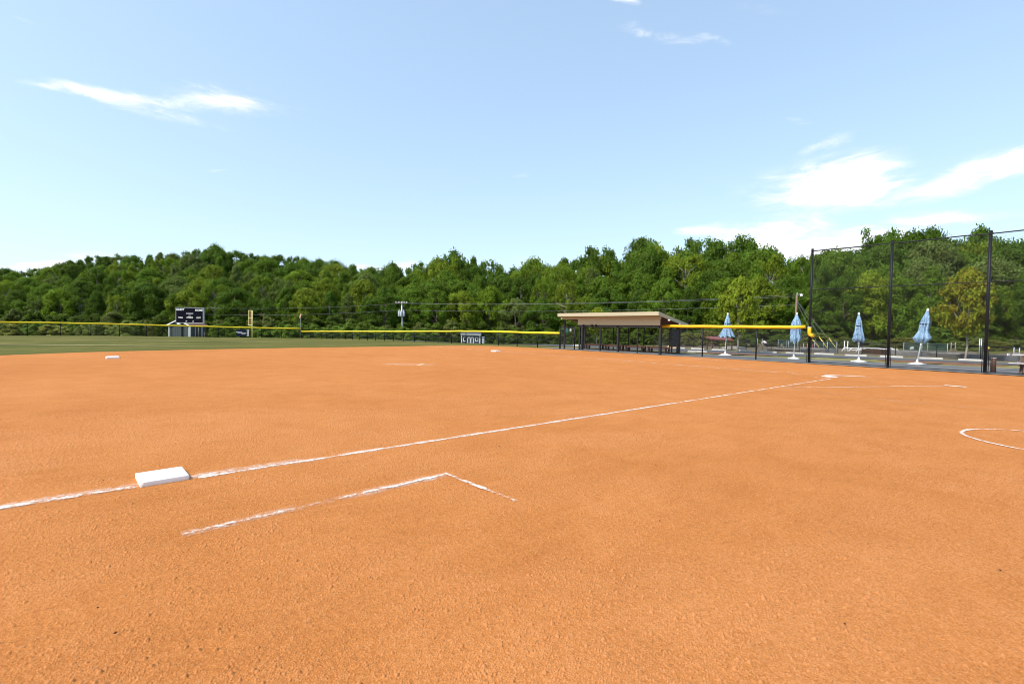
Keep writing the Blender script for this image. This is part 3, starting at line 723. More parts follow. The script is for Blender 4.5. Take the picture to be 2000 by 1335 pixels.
# backstop
t = thing('backstop_fence', 'tall black chain link backstop with square poles at the right edge', 'fence', (0.4, -7.6, 0))
bx = [3.5, 0.4, -2.65, -5.72, -8.8]
for x in bx:
    m = MB(); m.tube([(x, -7.6, -0.05), (x, -7.6, 5.5)], 0.055, 10); m.build('pole', M['black_metal'], t)
    m = MB(); m.tube([(x + 0.09, -7.58, 0.02), (x + 0.09, -7.58, 1.2)], 0.012, 6); m.tube([(x - 0.09, -7.58, 0.02), (x - 0.09, -7.58, 1.2)], 0.012, 6); m.build('tension_bar', M['black_metal'], t)
for z, r in ((5.38, 0.024), (3.53, 0.017), (0.06, 0.016)):
    m = MB()
    m.tube([(x, -7.55, z + (0.012 * math.sin(i * 2.1) if z > 1 else 0)) for i, x in enumerate(np.linspace(3.5, -8.8, 17))], r, 8); m.build('rail', M['black_metal'], t)
m = MB(); mesh_panel(m, [(x, -7.52) for x in np.linspace(3.5, -8.8, 9)], lambda p: 0.03, lambda p: 5.38); m.build('chain_link', M['link'], t)
# roadside garden fence
gp = [(19.8, -19.0), (17.9, -19.2), (16.16, -19.43), (14.0, -19.5), (11.88, -19.57), (10.13, -19.79), (8.37, -20.27), (6.65, -20.67), (4.68, -20.8), (2.95, -21.2), (0.87, -21.14), (-1.12, -21.1), (-3.2, -21.1), (-5.4, -21.1), (-8, -21.1), (-11, -21.1)]
fence('garden_fence', 'thin black wire fence between the road and the garden plots', gp, 0.85, 0.022, 0.013, M['black_metal'], M['link_fine'], capname='top_rail')

# ------------------------------------------------------------------ outfield things
def text(parent, body, loc, size, mat, shear=0.0, rot=0.0, name='lettering', align='CENTER'):
    c = bpy.data.curves.new(name, 'FONT'); c.body = body; c.size = size; c.align_x = align; c.align_y = 'CENTER'
    c.offset = 0.012 * size / 0.4; c.extrude = 0.006; c.shear = shear
    tmp = bpy.data.objects.new(name, c); me = bpy.data.meshes.new_from_object(tmp)
    bpy.data.objects.remove(tmp); bpy.data.curves.remove(c)
    me.materials.clear(); me.materials.append(mat)
    o = bpy.data.objects.new(name, me); COL.objects.link(o); o.parent = parent
    o.location = loc; o.rotation_euler = (math.pi / 2, rot, 0)
    return o
# foul pole
b_ = P3(492.5, 658, 76.6); zf = tz(b_[0], b_[1])
t = thing('foul_pole', 'pale yellow foul pole with a narrow mesh screen left of its top', 'foul pole', (b_[0], b_[1], zf), RZ)
H = P3(491, 606, 76.6)[2] - zf
m = MB(); m.tube([(0, 0, -0.1), (0, 0, H)], 0.075, 10); m.build('pole', M['pole_yellow'], t, world=False)
z0 = H - 2.30; wS = 0.56
fr = MB()
for zz in (H - 0.02, H - 1.15, z0): fr.box((-wS, -0.025, zz - 0.04), (-0.06, 0.025, zz + 0.04))
fr.box((-wS - 0.06, -0.03, z0 - 0.042), (-wS, 0.03, H + 0.022)); fr.build('screen_frame', M['pole_yellow'], t, world=False)
m = MB(); m.box((-wS, -0.01, z0), (-0.05, 0.01, H - 0.03)); m.build('screen', M['screen'], t, world=False)
# scoreboard
D = 74.0; a0 = P3(343.4, 615.5, D); a1 = P3(397.2, 616.5, D); mid = (a0 + a1) / 2; W = np.linalg.norm(a1 - a0); zt = P3(370, 600.3, D)[2]; zb = P3(370, 630.6, D)[2]
zg = tz(mid[0], mid[1])
t = thing('scoreboard', 'black scoreboard with white GUEST and HOME lettering above the outfield fence', 'scoreboard', (mid[0], mid[1], zg), RZ)
zt -= zg; zb -= zg; HB = zt - zb
m = MB(); m.box((-W / 2 + .055, 0.0, zb + .055), (W / 2 - .055, 0.25, zt - .055)); m.build('face', M['board'], t, world=False)
m = MB(); e = 0.06
m.box((-W / 2, -0.03, zb), (-W / 2 + e, 0.28, zt)).box((W / 2 - e, -0.03, zb), (W / 2, 0.28, zt)).box((-W / 2 + e, -0.027, zt - e), (W / 2 - e, 0.277, zt)).box((-W / 2 + e, -0.027, zb), (W / 2 - e, 0.277, zb + e))
m.build('frame', M['board_frame'], t, world=False)
for px in (352.8,):
    X = (px - 370.3) / 53.8 * W
    m = MB(); m.box((X - 0.11, 0.29, -0.1), (X + 0.11, 0.5, zb + HB * .6)); m.build('post', M['black_metal'], t, world=False)
def bl(u, v): return (-W / 2 + W * u, -0.004, zt - HB * v)
for txt_, u, v, s in (('GUEST', 0.155, 0.145, 0.40), ('HOME', 0.835, 0.165, 0.40), ('BALL', 0.172, 0.65, 0.31), ('STRIKE', 0.50, 0.65, 0.31), ('OUT', 0.825, 0.655, 0.31), ('H', 0.38, 0.885, 0.29), ('E', 0.625, 0.885, 0.29)):
    text(t, txt_, bl(u, v), s, M['lettering'], 0.15)
text(t, 'INNING', bl(0.505, 0.395), 0.30, M['grey_letter'])
m = MB(); q = bl(0.505, 0.515); m.box((q[0] - .2, -0.006, q[2] - .035), (q[0] + .2, 0.0, q[2] + .035)); m.build('lamp_row', M['grey_letter'], t, world=False)
m = MB(); m.box((-W * .46, -0.02, zb - 0.22), (-W * .36, 0.2, zb - 0.004)); m.build('speaker', M['white'], t, world=False)

# shed behind the scoreboard
D = 81.0; a0 = P3(327.5, 645, D); a1 = P3(372, 645, D); mid = (a0 + a1) / 2; w = np.linalg.norm(a1 - a0) / 2; zg = tz(mid[0], mid[1])
t = thing('equipment_shed', 'grey gabled shed with white trim standing behind the scoreboard', 'shed', (mid[0], mid[1], zg), RZ - 0.16)
he = P3(327, 633.8, D)[2] - zg; hr = P3(350, 624.5, D)[2] - zg; dp = 3.6
m = MB(); m.add([(-w, 0, -.3), (w, 0, -.3), (w, 0, he), (0, 0, hr), (-w, 0, he), (-w, dp, -.3), (w, dp, -.3), (w, dp, he), (0, dp, hr), (-w, dp, he)],
                [(0, 1, 2, 3, 4), (9, 8, 7, 6, 5), (1, 6, 7, 2), (5, 0, 4, 9)]); m.build('wall', M['siding'], t, world=False)
m = MB()
for i in range(11):
    X = -w + 0.25 + i * (2 * w - .5) / 10; m.box((X - .02, -0.025, -.2), (X + .02, -0.002, he - .05))
m.build('board_seam', M['siding'], t, world=False)
m = MB()
for s in (-1, 1):
    m.hexa([(0, -.25, hr + .02), (s * (w + .25), -.25, he - .10), (s * (w + .25), dp + .2, he - .10), (0, dp + .2, hr + .02), (0, -.25, hr + .09), (s * (w + .25), -.25, he - .03), (s * (w + .25), dp + .2, he - .03), (0, dp + .2, hr + .09)])
m.build('roof', M['roof_brown'], t, world=False)
m = MB()
for s in (-1, 1):
    m.beam((0, -.28, hr + .03), (s * (w + .26), -.28, he - .09), 0.05, 0.17)
    m.box((s * w - .07, -0.04, -.3), (s * w + .07, -0.003, he - .06))
m.build('trim', M['white_trim'], t, world=False)
m = MB(); m.box((w + 0.003, 1.2, -.2), (w + .04, 1.36, he - .1)); m.build('side_trim', M['white_trim'], t, world=False)
m = MB(); m.box((w + 0.003, 2.6, -.2), (w + .04, 2.76, he - .1)); m.build('side_trim', M['white_trim'], t, world=False)
for px_, wd in ((380.5, .09),):
    m = MB(); X = (px_ - 350) / FPX * D
    m.box((X - wd / 2, -.6, -.3), (X + wd / 2, -.45, 1.75)); m.box((X - .2, -.62, 1.75), (X + .08, -.43, 1.82)); m.build('porch_post', M['white_trim'], t, world=False)
# small posts standing right of the shed
for px, ht in ((387.5, 1.5), (399, 0.75)):
    q = P3(px, 657, 79); tb = thing('marker_post', 'thin grey post right of the scoreboard shed, ' + ('taller one' if ht > 1 else 'shorter one'), 'post', (q[0], q[1], tz(q[0], q[1])))
    m = MB(); m.tube([(0, 0, -.1), (0, 0, ht)], .035, 8); m.build('shaft', M['grey_wood'], tb, world=False)
    m = MB(); m.tube([(0, 0, ht), (0, 0, ht + .05)], .045, 8); m.build('post_cap', M['steel'], tb, world=False)
# banner on the fence
D = 74.2; a0 = P3(461.5, 650, D); a1 = P3(481.2, 650, D); mid = (a0 + a1) / 2; W = np.linalg.norm(a1 - a0); zg = tz(mid[0], mid[1])
zt = P3(470, 643.4, D)[2]; zb = P3(470, 655.8, D)[2]
t = thing('sponsor_banner', 'dark navy banner with small white lettering left of the foul pole', 'banner', (mid[0], mid[1], zb), RZ)
m = MB(); m.box((-W / 2, -.012, 0), (W / 2, .012, zt - zb)); m.build('panel', M['navy'], t, world=False)
m = MB(); hb = zt - zb
def scrawl(m, x0, x1, z, h):
    x = x0
    while x < x1:
        l = random.uniform(.03, .07); k = random.uniform(.65, 1)
        m.box((x, -.02, z), (min(x + l, x1), -.013, z + h * k)); x += l + .022
for a_ in ((-W * .43, W * .08, hb * .60, .12), (-W * .36, W * .44, hb * .42, .13), (W * .02, W * .42, hb * .27, .09)):
    m = MB(); scrawl(m, *a_); m.build('lettering', M['grey_letter'], t, world=False)
m = MB(); m.box((-W * .48, -.02, hb * .58), (-W * .41, -.013, hb * .70)); m.build('emblem', M['lettering'], t, world=False)
q = P3(484.2, 650, D)
t = thing('vertical_banner', 'narrow upright strip of white letters right of the navy banner', 'banner', (q[0], q[1], zb), RZ)
m = MB()
for i in range(6):
    z = hb * (0.02 + i * .165); w = .14
    m.box((-w, -.02, z), (-w + .07, 0, z + hb * .13)).box((w - .08, -.021, z + .02), (w, -.001, z + hb * .13)).box((-w + .07, -.019, z + (i % 3) * hb * .035), (w - .08, -.002, z + hb * .035 + (i % 3) * hb * .035))
m.build('lettering', M['lettering'], t, world=False)
m = MB(); m.box((-.2, 0.002, -.02), (.2, .014, hb + .03)); m.build('panel', M['navy'], t, world=False)
# pennant on the corner
q = P3(587, 660, 81.8); zg = tz(q[0], q[1]); zp = P3(587, 612, 81.8)[2] - zg
t = thing('corner_pennant', 'small orange and white pennant on a thin staff at the fence corner', 'flag', (q[0], q[1], zg), RZ)
m = MB(); m.tube([(0, 0, -.1), (0, 0, zp)], .018, 6); m.build('staff', M['steel'], t, world=False)
m = MB(); m.hexa([(-.26, -.02, zp - .72), (-.08, -.05, zp - .80), (.16, -.02, zp - .1), (.0, .03, zp - .02), (-.26, .02, zp - .72), (-.08, 0, zp - .80), (.16, .02, zp - .1), (.0, .05, zp - .02)]); m.build('cloth', M['orange'], t, world=False)
m = MB(); m.hexa([(-.17, -.065, zp - .64), (-.10, -.075, zp - .66), (.08, -.05, zp - .2), (.03, -.045, zp - .18), (-.17, -.052, zp - .64), (-.10, -.062, zp - .66), (.08, -.037, zp - .2), (.03, -.032, zp - .18)]); m.build('stripe', M['lettering'], t, world=False)

# small slate shed with white windows
D = 92.0; a0 = P3(900.5, 660, D); a1 = P3(938, 660, D); mid = (a0 + a1) / 2; W = np.linalg.norm(a1 - a0); zg = P3(920, 671.0, D)[2]
t = thing('garden_shed', 'slate grey shed with two white framed windows and a double door', 'shed', (mid[0], mid[1], zg), RZ)
hw = P3(920, 653.5, D)[2] - zg; dp = 3.0
m = MB(); m.box((-W / 2, 0, -.6), (W / 2, dp, hw)); m.build('wall', M['slate'], t, world=False)
m = MB(); m.add([(-W / 2 - .15, -.2, hw), (W / 2 + .15, -.2, hw), (W / 2 + .15, dp / 2, hw + .55), (-W / 2 - .15, dp / 2, hw + .55), (-W / 2 - .15, dp + .2, hw), (W / 2 + .15, dp + .2, hw)], [(0, 1, 2, 3), (3, 2, 5, 4), (0, 3, 4), (1, 5, 2), (0, 4, 5, 1)]); m.build('roof', M['slate'], t, world=False)
m = MB()
for s in (-1, 1): m.box((s * (W / 2 - .08) - .07, -.05, -.6), (s * (W / 2 - .08) + .07, -.003, hw - .01))
m.box((-W / 2 - .1, -.24, hw - .02), (W / 2 + .1, -.205, hw + .10)); m.build('trim', M['white_trim'], t, world=False)
for cx in (-.31, .315):
    cx *= W; z0, z1 = hw * .28, hw * .72; w = W * .078
    m = MB(); m.box((cx - w, -.05, z0), (cx + w, -.003, z0 + .09)).box((cx - w, -.05, z1 - .09), (cx + w, -.003, z1)).box((cx - w, -.048, z0 + .09), (cx - w + .09, -.005, z1 - .09)).box((cx + w - .09, -.048, z0 + .09), (cx + w, -.005, z1 - .09))
    fr = m.build('window', M['white_trim'], t, world=False)
    m = MB(); m.box((cx - w + .09, -.02, z0 + .09), (cx + w - .09, -.006, z1 - .09)); m.build('pane', M['dark_glass'], fr, world=False)
for s in (-1, 1):
    m = MB(); x0, x1 = (-.165 * W, -.005 * W) if s < 0 else (.005 * W, .165 * W)
    m.box((x0, -.04, .02), (x0 + .1, -.004, hw * .72)).box((x1 - .1, -.04, .02), (x1, -.004, hw * .72)).box((x0 + .1, -.042, hw * .60), (x1 - .1, -.006, hw * .74)).box((x0 + .1, -.038, .02), (x1 - .1, -.008, .12))
    m.build('door', M['white_trim'], t, world=False)
q = P3(942.5, 671, 89)
zg2 = P3(942.5, 672, 89)[2]
t = thing('utility_cabinet', 'pale grey metal cabinet at the right side of the slate shed', 'cabinet', (q[0], q[1], zg2), RZ)
m = MB(); m.box((-.32, 0, -.4), (.32, .7, 1.35)); m.build('body', M['board_frame'], t, world=False, bevel=.02)
m = MB(); m.box((-.27, -.02, .1), (.27, -.003, 1.25)); m.build('door', M['steel'], t, world=False)

# ------------------------------------------------------------------ utility poles and wires
def upole(px_top, py_top, dep, lean, rad, mat, label, kind):
    tp = P3(px_top, py_top, dep); bx_, by_ = tp[0] - RH[0] * lean, tp[1] - RH[1] * lean; zg = tz(bx_, by_)
    t = thing('utility_pole', label, 'utility pole', (bx_, by_, zg - 0.1), RZ); H = tp[2] - zg + .1
    m = MB(); m.tube([(0, 0, -.3), (lean, 0, H)], [rad * 1.25, rad * .85], 10); m.build('pole', mat, t, world=False)
    if kind == 'transformer':
        for k, dx in enumerate((-.42, 0, .42)):
            c = (lean * .75 + dx, -.36 if k != 1 else -.55)
            m = MB(); m.lathe([(0, H - 2.75), (.22, H - 2.75), (.235, H - 2.6), (.235, H - 1.85), (.2, H - 1.75), (0, H - 1.72)], 14, c)
            b = m.build('transformer', M['steel'], t, world=False)
            m = MB(); m.tube([(c[0], c[1], H - 1.73), (c[0], c[1], H - 1.45)], .04, 6); m.build('bushing', M['white'], b, world=False)
        m = MB(); m.beam((lean - 1.1, -.2, H - .25), (lean + 1.1, -.2, H - .25), .1, .12); m.build('crossarm', M['grey_wood'], t, world=False)
        for dx in (-1, -.45, .1, .5, 1):
            m = MB(); m.lathe([(.06, H - .19), (.09, H - .08), (.05, H + .05), (0, H + .08)], 8, (lean + dx, -.2)); m.build('insulator', M['white'], t, world=False)
    elif kind == 'arms':
        for zz, hw in ((.35, 1.1),):
            m = MB(); m.beam((lean - hw, -.2, H - zz), (lean + hw, -.2, H - zz), .1, .12); m.build('crossarm', M['grey_wood'], t, world=False)
        for dx in (-1, -.5, .5, 1):
            m = MB(); m.lathe([(.07, H - .29), (.1, H - .15), (.05, H), (0, H + .04)], 8, (lean + dx, -.2)); m.build('insulator', M['white'], t, world=False)
        for dx in (-.25, .28):
            m = MB(); m.lathe([(0, H - 2.5), (.2, H - 2.5), (.2, H - 1.8), (0, H - 1.7)], 12, (lean + dx, -.35)); m.build('transformer', M['steel'], t, world=False)
    else:
        m = MB(); m.tube([(lean, 0, H - .25), (lean + .35, -.1, H + .05), (lean + .55, -.1, H - .02)], .03, 6); m.build('lamp_arm', M['steel'], t, world=False)
        m = MB(); m.lathe([(0, H - .35), (.14, H - .32), (.17, H - .15), (.08, H + .02), (0, H + .03)], 12, (lean + .52, -.1)); m.build('lamp_head', M['white'], t, world=False)
        m = MB(); m.lathe([(.06, H), (.08, H + .1), (.0, H + .18)], 8, (lean, -.05)); m.build('insulator', M['steel'], t, world=False)
    return tp
pA = upole(258.5, 591, 96, -.0, .13, M['steel'], 'grey utility pole with crossarm and transformers left of the scoreboard', 'arms')
pB = upole(784.5, 589, 90, -.28, .125, M['steel'], 'pale utility pole carrying three grey transformer cans right of the fence corner', 'transformer')
pC = upole(1556.5, 574, 62, .1, .13, M['pole_wood'], 'brown wooden utility pole with a white lamp behind the second umbrella', 'lamp')
def wire(a, b, sag, label, r=0.013):
    t = thing('power_line', label, 'cable', a)
    pts = [np.array(a) + (np.array(b) - np.array(a)) * k / 24 - np.array([0, 0, 4 * sag * (k / 24) * (1 - k / 24)]) for k in range(25)]
    m = MB(); m.tube(pts, r, 5); m.build('cable', M['wire'], t)
pL = P3(-420, 596, 100)
wire(pL, pA - [0, 0, .3], .5, 'upper power line left of the grey utility pole'); wire(pL - [0, 0, .75], pA - [0, 0, 1.5], .5, 'lower power line left of the grey utility pole')
wire(pA - [0, 0, .3], pB - [0, 0, .3], .9, 'upper power line between the two grey utility poles'); wire(pA - [0, 0, 1.6], pB - [0, 0, 1.5], .9, 'lower power line between the two grey utility poles')
wire(pB - [0, 0, .3], pC - [0, 0, .1], .55, 'upper power line from the transformer pole to the wooden pole'); wire(pB - [0, 0, .22], pC - [0, 0, .32], .55, 'middle power line from the transformer pole to the wooden pole'); wire(pB - [0, 0, 1.55], pC - [0, 0, 1.35], .5, 'lower power line from the transformer pole to the wooden pole')
for (px, py, d), lb, sl in (((1596, 668, 50), 'left', ((1587, 662.5), (1599, 677))), ((1606, 660, 50), 'middle', ((1600, 658), (1614, 677))), ((1626, 666, 50), 'right', ((1619, 660), (1629, 674)))):
    e1 = P3(sl[1][0], sl[1][1], 50.0); e0 = P3(sl[0][0], sl[0][1], 51.5)
    d = (e1 - e0); d = d / np.linalg.norm(d); gq = e1 + d * ((e1[2] - 0.0) / -d[2]) if d[2] < 0 else e1
    t = thing('guy_wire', f'slanting guy wire with a yellow sleeve, {lb} of the three by the wooden pole', 'guy wire', (gq[0], gq[1], 0), 0, 'guy wires of the wooden pole')
    m = MB(); m.tube([gq, pC - [0, 0, .8 + .3 * (lb == 'left')]], .013, 5); m.build('cable', M['wire'], t)
    m = MB(); m.tube([gq + (e0 - gq) * .05, e0], .035, 6); m.build('sleeve', M['yellow'], t)

# ------------------------------------------------------------------ dugout
t = thing('dugout', 'open dugout shelter with a tan sloping roof and dark posts', 'dugout', (15.2, -8, 0))
XR, XL = 11.1, 19.33
def slab(x0, x1, yf, zf, yr, zr, th): return [(x0, yf, zf - th), (x1, yf, zf - th), (x1, yr, zr - th), (x0, yr, zr - th), (x0, yf, zf), (x1, yf, zf), (x1, yr, zr), (x0, yr, zr)]
m = MB(); m.hexa(slab(XR + .03, XL - .03, -6.43, 2.53, -9.65, 1.88, .10)); rf = m.build('roof', M['soffit'], t); rf['_loc'] = [15.2, -8, 0]
m = MB(); m.hexa(slab(XR + .0, XL, -6.40, 2.575, -9.68, 1.915, .03)); m.build('roof_sheet', M['roof_brown'], rf)
m = MB(); m.box((XR - .02, -6.40, 2.335), (XL + .02, -6.355, 2.562)); m.build('fascia', M['tan_board'], t)
for x in (XR - .022, XL - .02):
    m = MB(); m.hexa([(x, -6.40, 2.335), (x + .042, -6.40, 2.335), (x + .042, -9.68, 1.70), (x, -9.68, 1.70), (x, -6.40, 2.560), (x + .042, -6.40, 2.560), (x + .042, -9.68, 1.90), (x, -9.68, 1.90)]); m.build('fascia', M['tan_board'], t)
m = MB(); m.box((11.2, -6.84, 2.145), (19.42, -6.79, 2.334)); m.build('header_board', M['tan_board'], t)
m = MB(); m.box((11.3, -6.90, 1.76), (17.84, -6.85, 2.20)); m.build('front_panel', M['tan_board'], t)
m = MB(); m.box((11.3, -6.97, 1.62), (17.84, -6.905, 1.80)); m.build('beam', M['dark_post'], t)
for x, w in ((11.32, .13), (12.94, .07), (14.43, .13), (15.9, .09), (17.5, .14), (17.75, .10), (19.2, .09)):
    m = MB(); m.box((x - w / 2, -6.97 - w / 2, -.05), (x + w / 2, -6.97 + w / 2, 2.10 if x > 18 else 1.70)); m.build('post', M['dark_post'], t)
for x, w in ((11.42, .10), (11.56, .08), (11.95, .07), (14.05, .05), (15.3, .05), (16.6, .05), (19.3, .09)):
    m = MB(); m.box((x - w / 2, -9.25 - w / 2, -.05), (x + w / 2, -9.25 + w / 2, 1.90)); m.build('post', M['dark_post'], t)
for zz in (.05, 1.58):
    m = MB(); m.tube([(11.4, -9.3, zz), (19.3, -9.3, zz)], .022, 6); m.build('rail', M['black_metal'], t)
m = MB(); mesh_panel(m, [(11.4, -9.32), (19.3, -9.32)], lambda p: .05, lambda p: 1.58); m.build('chain_link', M['link_fine'], t)
m = MB(); m.box((11.42, -9.2, 0.45), (11.50, -8.2, 1.55)); m.build('side_screen', M['dark_post'], t)
for x, y, c, s in ((11.05, -7.4, 'white', 0), (11.05, -8.6, 'steel', 1)):
    m = MB(); m.lathe([(0, 2.12 - .2 * s), (.07, 2.12 - .2 * s), (.09, 2.05 - .2 * s), (.0, 2.02 - .2 * s)], 10, (x - .01, y)); m.build('flood_lamp', M[c], t)
m = MB()
for x in (17.3, 16.55, 16.2): m.lathe([(0, 1.80), (.05, 1.80), (.07, 1.74), (.04, 1.66), (0, 1.65)], 8, (x, -6.83))
m.build('hanging_hook', M['black_metal'], t)
m = MB(); m.box((11.15, -9.7, .005), (19.5, -6.6, .03)); m.build('floor', M['path'], t)
# gate beside the dugout
t = thing('dugout_gate', 'narrow black gate frame at the left end of the dugout', 'gate', (18.9, -6.9, 0))
for x in (19.55, 18.12):
    m = MB(); m.tube([(x, -6.85, -.05), (x, -6.85, 1.62)], .04, 8); m.build('post', M['black_metal'], t)
m = MB(); m.tube([(19.55, -6.85, 1.60), (18.12, -6.85, 1.60)], .025, 6); m.build('rail', M['black_metal'], t)
m = MB(); mesh_panel(m, [(19.55, -6.85), (18.12, -6.85)], lambda p: .05, lambda p: 1.6); m.build('chain_link', M['link_fine'], t)
def hang(px, py0, py1, w, mat, name, label, yw=-8.9, cat='sign', extra=None):
    d = ray(px, py0); k = (yw - CAM[1]) / d[1]; a = CAM + d * k; dep = k
    z1 = a[2]; z0 = P3(px, py1, dep)[2]
    t = thing(name, label, cat, (a[0], a[1], z0), math.pi)
    m = MB(); m.box((-w / 2, -.012, 0), (w / 2, .012, z1 - z0)); m.build('panel', mat, t, world=False)
    m = MB(); m.box((-w / 2 - .01, -.02, z1 - z0 - .02), (w / 2 + .01, .02, z1 - z0 + .02)); m.build('top_strip', extra or M['dark_post'], t, world=False)
    return t, z1 - z0
hang(1107, 640, 649, .26, M['teal'], 'hanging_banner', 'dark teal cloth hanging at the left end of the dugout')
hang(1114.5, 640.5, 647, .17, M['board_frame'], 'hanging_sign', 'small pale grey notice hanging beside the teal cloth')
tt, hh = hang(1316.5, 640, 648.5, .20, M['pale_sign'], 'notice_board', 'pale blue notice with a green top at the right end of the dugout', extra=M['green_sign'])
m = MB(); m.box((-.10, -.02, hh * .58), (.10, -.013, hh * .98)); m.build('heading', M['green_sign'], tt, world=False)
m = MB(); m.box((-.05, -.02, hh * .15), (.05, -.013, hh * .42)); m.build('print', M['grey_letter'], tt, world=False)
# benches
first = None
for i, (x0, lab) in enumerate(((11.5, 'brown slatted bench at the right end inside the dugout'), (13.25, 'brown slatted bench right of the middle dugout post'), (15.0, 'brown slatted bench left of the middle dugout post'), (16.75, 'brown slatted bench at the left end inside the dugout'))):
    if first is None:
        t = thing('dugout_bench', lab, 'bench', (x0, -8.45, .03), 0, 'benches in the dugout')
        m = MB()
        for k in range(4): m.box((0, -.2 + k * .105, .36), (1.68, -.11 + k * .105, .40))
        m.build('seat', M['bench_wood'], t, world=False)
        for x in (.18, 1.42):
            for y in (-.16, .14):
                m = MB(); m.box((x, y, 0), (x + .11, y + .08, .36)); m.build('leg', M['dark_wood'], t, world=False)
        m = MB(); m.box((.05, .16, .27), (1.63, .2, .355)); m.build('apron', M['bench_wood'], t, world=False)
        first = t
    else:
        c = copy_tree(first); c.location = (x0, -8.45, .03); c['label'] = lab

# ------------------------------------------------------------------ umbrellas
def umbrella(loc, top, label, prof, seed, split=False):
    rnd = random.Random(seed); t = thing('patio_umbrella', label, 'umbrella', loc, rnd.uniform(0, 1), 'closed umbrellas on the path')
    lx, ly, H = top
    c, s = math.cos(-t.rotation_euler.z), math.sin(-t.rotation_euler.z); lx, ly = lx * c - ly * s, lx * s + ly * c
    at = lambda z: (lx * z / H, ly * z / H)
    m = MB(); m.tube([(0, 0, .1), (lx, ly, H - .05)], .026, 10); m.build('pole', M['white'], t, world=False)
    m = MB(); m.lathe([(.0, 0), (.36, 0), (.37, .025), (.32, .045), (.11, .10), (.05, .12), (.04, .24), (0, .24)], 4 if seed != 1 else 20, rad=None); m.build('base', M['white'], t, world=False)
    m = MB(); m.lathe([(0, H - .06), (.045, H - .05), (.05, H + .03), (.03, H + .08), (0, H + .09)], 10, (lx, ly)); m.build('finial', M['white'], t, world=False)
    # folded canopy: eight ribs, cloth falling between them
    ph = rnd.uniform(0, 6); K = 48; vs = []; fs = []; zs = [(H - .03) - (H - .03 - prof[-1][0]) * j / 22 for j in range(23)]
    offs = [rnd.uniform(-1, 1) for _ in range(8)]
    for j, z in enumerate(zs):
        r = .87 * np.interp(-z, [-p[0] for p in prof], [p[1] for p in prof]); fold = min(1, j / 7.0); low = max(0, (j - 15) / 7.0)
        cx, cy = at(z)
        for k in range(K):
            a = 2 * math.pi * k / K; w = math.cos(8 * a + ph); o = offs[int(8 * a / (2 * math.pi)) % 8]
            q = 1 + fold * (0.20 * w + .07 * math.sin(3 * a + ph * 2)) + low * .13 * o
            zz = z - low * (.05 * w - .06 * o)
            if split:
                g_ = abs(math.cos(a - 0.9)); q *= 1 + low * .9 * (g_ - .55); zz -= low * .34 * (g_ - .75)
            vs.append((cx + r * q * math.cos(a), cy + r * q * math.sin(a), zz))
    for j in range(22):
        for k in range(K): fs.append((j * K + k, j * K + (k + 1) % K, (j + 1) * K + (k + 1) % K, (j + 1) * K + k))
    m = MB(); m.add(vs, fs, True); m.build('canopy', M['canopy'], t, world=False)
    zt = prof[-1][0] + (H - prof[-1][0]) * .56; r = .87 * np.interp(-zt, [-p[0] for p in prof], [p[1] for p in prof]); cx, cy = at(zt)
    m = MB(); m.lathe([(r * 1.06, zt - .025), (r * 1.10, zt), (r * 1.06, zt + .025)], 16, (cx, cy), rad=lambda j, a: 1 + .12 * math.cos(8 * a + ph)); m.build('tie_band', M['navy'], t, world=False)
    m = MB(); m.tube([(*at(.95), .90), (*at(1.02), 1.03)], .045, 8); m.build('crank_housing', M['white'], t, world=False)
PR1 = [(2.45, .05), (2.2, .14), (1.9, .17), (1.75, .17), (1.5, .28), (1.2, .43), (1.14, .44)]
PR2 = [(2.45, .05), (2.15, .17), (1.9, .25), (1.7, .24), (1.4, .27), (1.2, .33), (1.02, .28)]
PR3 = [(2.42, .05), (2.15, .12), (1.9, .14), (1.6, .17), (1.3, .25), (1.18, .28), (1.08, .20)]
PR4 = [(2.58, .05), (2.3, .14), (2.0, .19), (1.62, .19), (1.45, .27), (1.30, .36), (1.12, .2)]
umbrella((9.05, -10.45, .01), (-.05, -.1, 2.50), 'closed blue umbrella with a wide flared skirt nearest the dugout', PR1, 1)
umbrella((5.26, -10.6, .01), (-.06, -.1, 2.48), 'closed blue umbrella hanging in two lobes behind the yellow pipe end', PR2, 2, True)
umbrella((2.36, -11.06, .01), (.06, 0, 2.45), 'closed narrow blue umbrella standing upright between two backstop poles', PR3, 3)
umbrella((0.12, -11.62, .01), (-.30, -.12, 2.62), 'closed blue umbrella leaning to the right before the orange tree', PR4, 4)

# ------------------------------------------------------------------ wheel stops
ws = [((1328, 681.4), (1338, 681.8), 'by the dugout corner'), ((1350, 682.2), (1376, 683.5), 'left of the first umbrella'), ((1390, 684.3), (1419, 685.5), 'behind the first umbrella'), ((1442, 686.5), (1466, 687.8), 'at the young maple'),
      ((1483, 688.8), (1517, 690), 'between the first two umbrellas'), ((1534, 690.8), (1570, 692), 'behind the second umbrella'), ((1590, 692.6), (1629, 693.9), 'right of the left backstop pole'), ((1650, 695.5), (1693, 697), 'behind the third umbrella'),
      ((1718, 698), (1764, 699.7), 'behind the middle backstop pole'), ((1795, 701.5), (1841, 703), 'behind the leaning umbrella'), ((1871, 704.5), (1920, 706.3), 'behind the orange tree trunk'),
      ((1300, 685.3), (1308, 685.7), 'on the near kerb behind the dugout'), ((1343, 687.9), (1381, 689.4), 'on the near side of the road by the dugout'), ((1120, 675.6), (1136, 676.2), 'seen through the left dugout posts')]
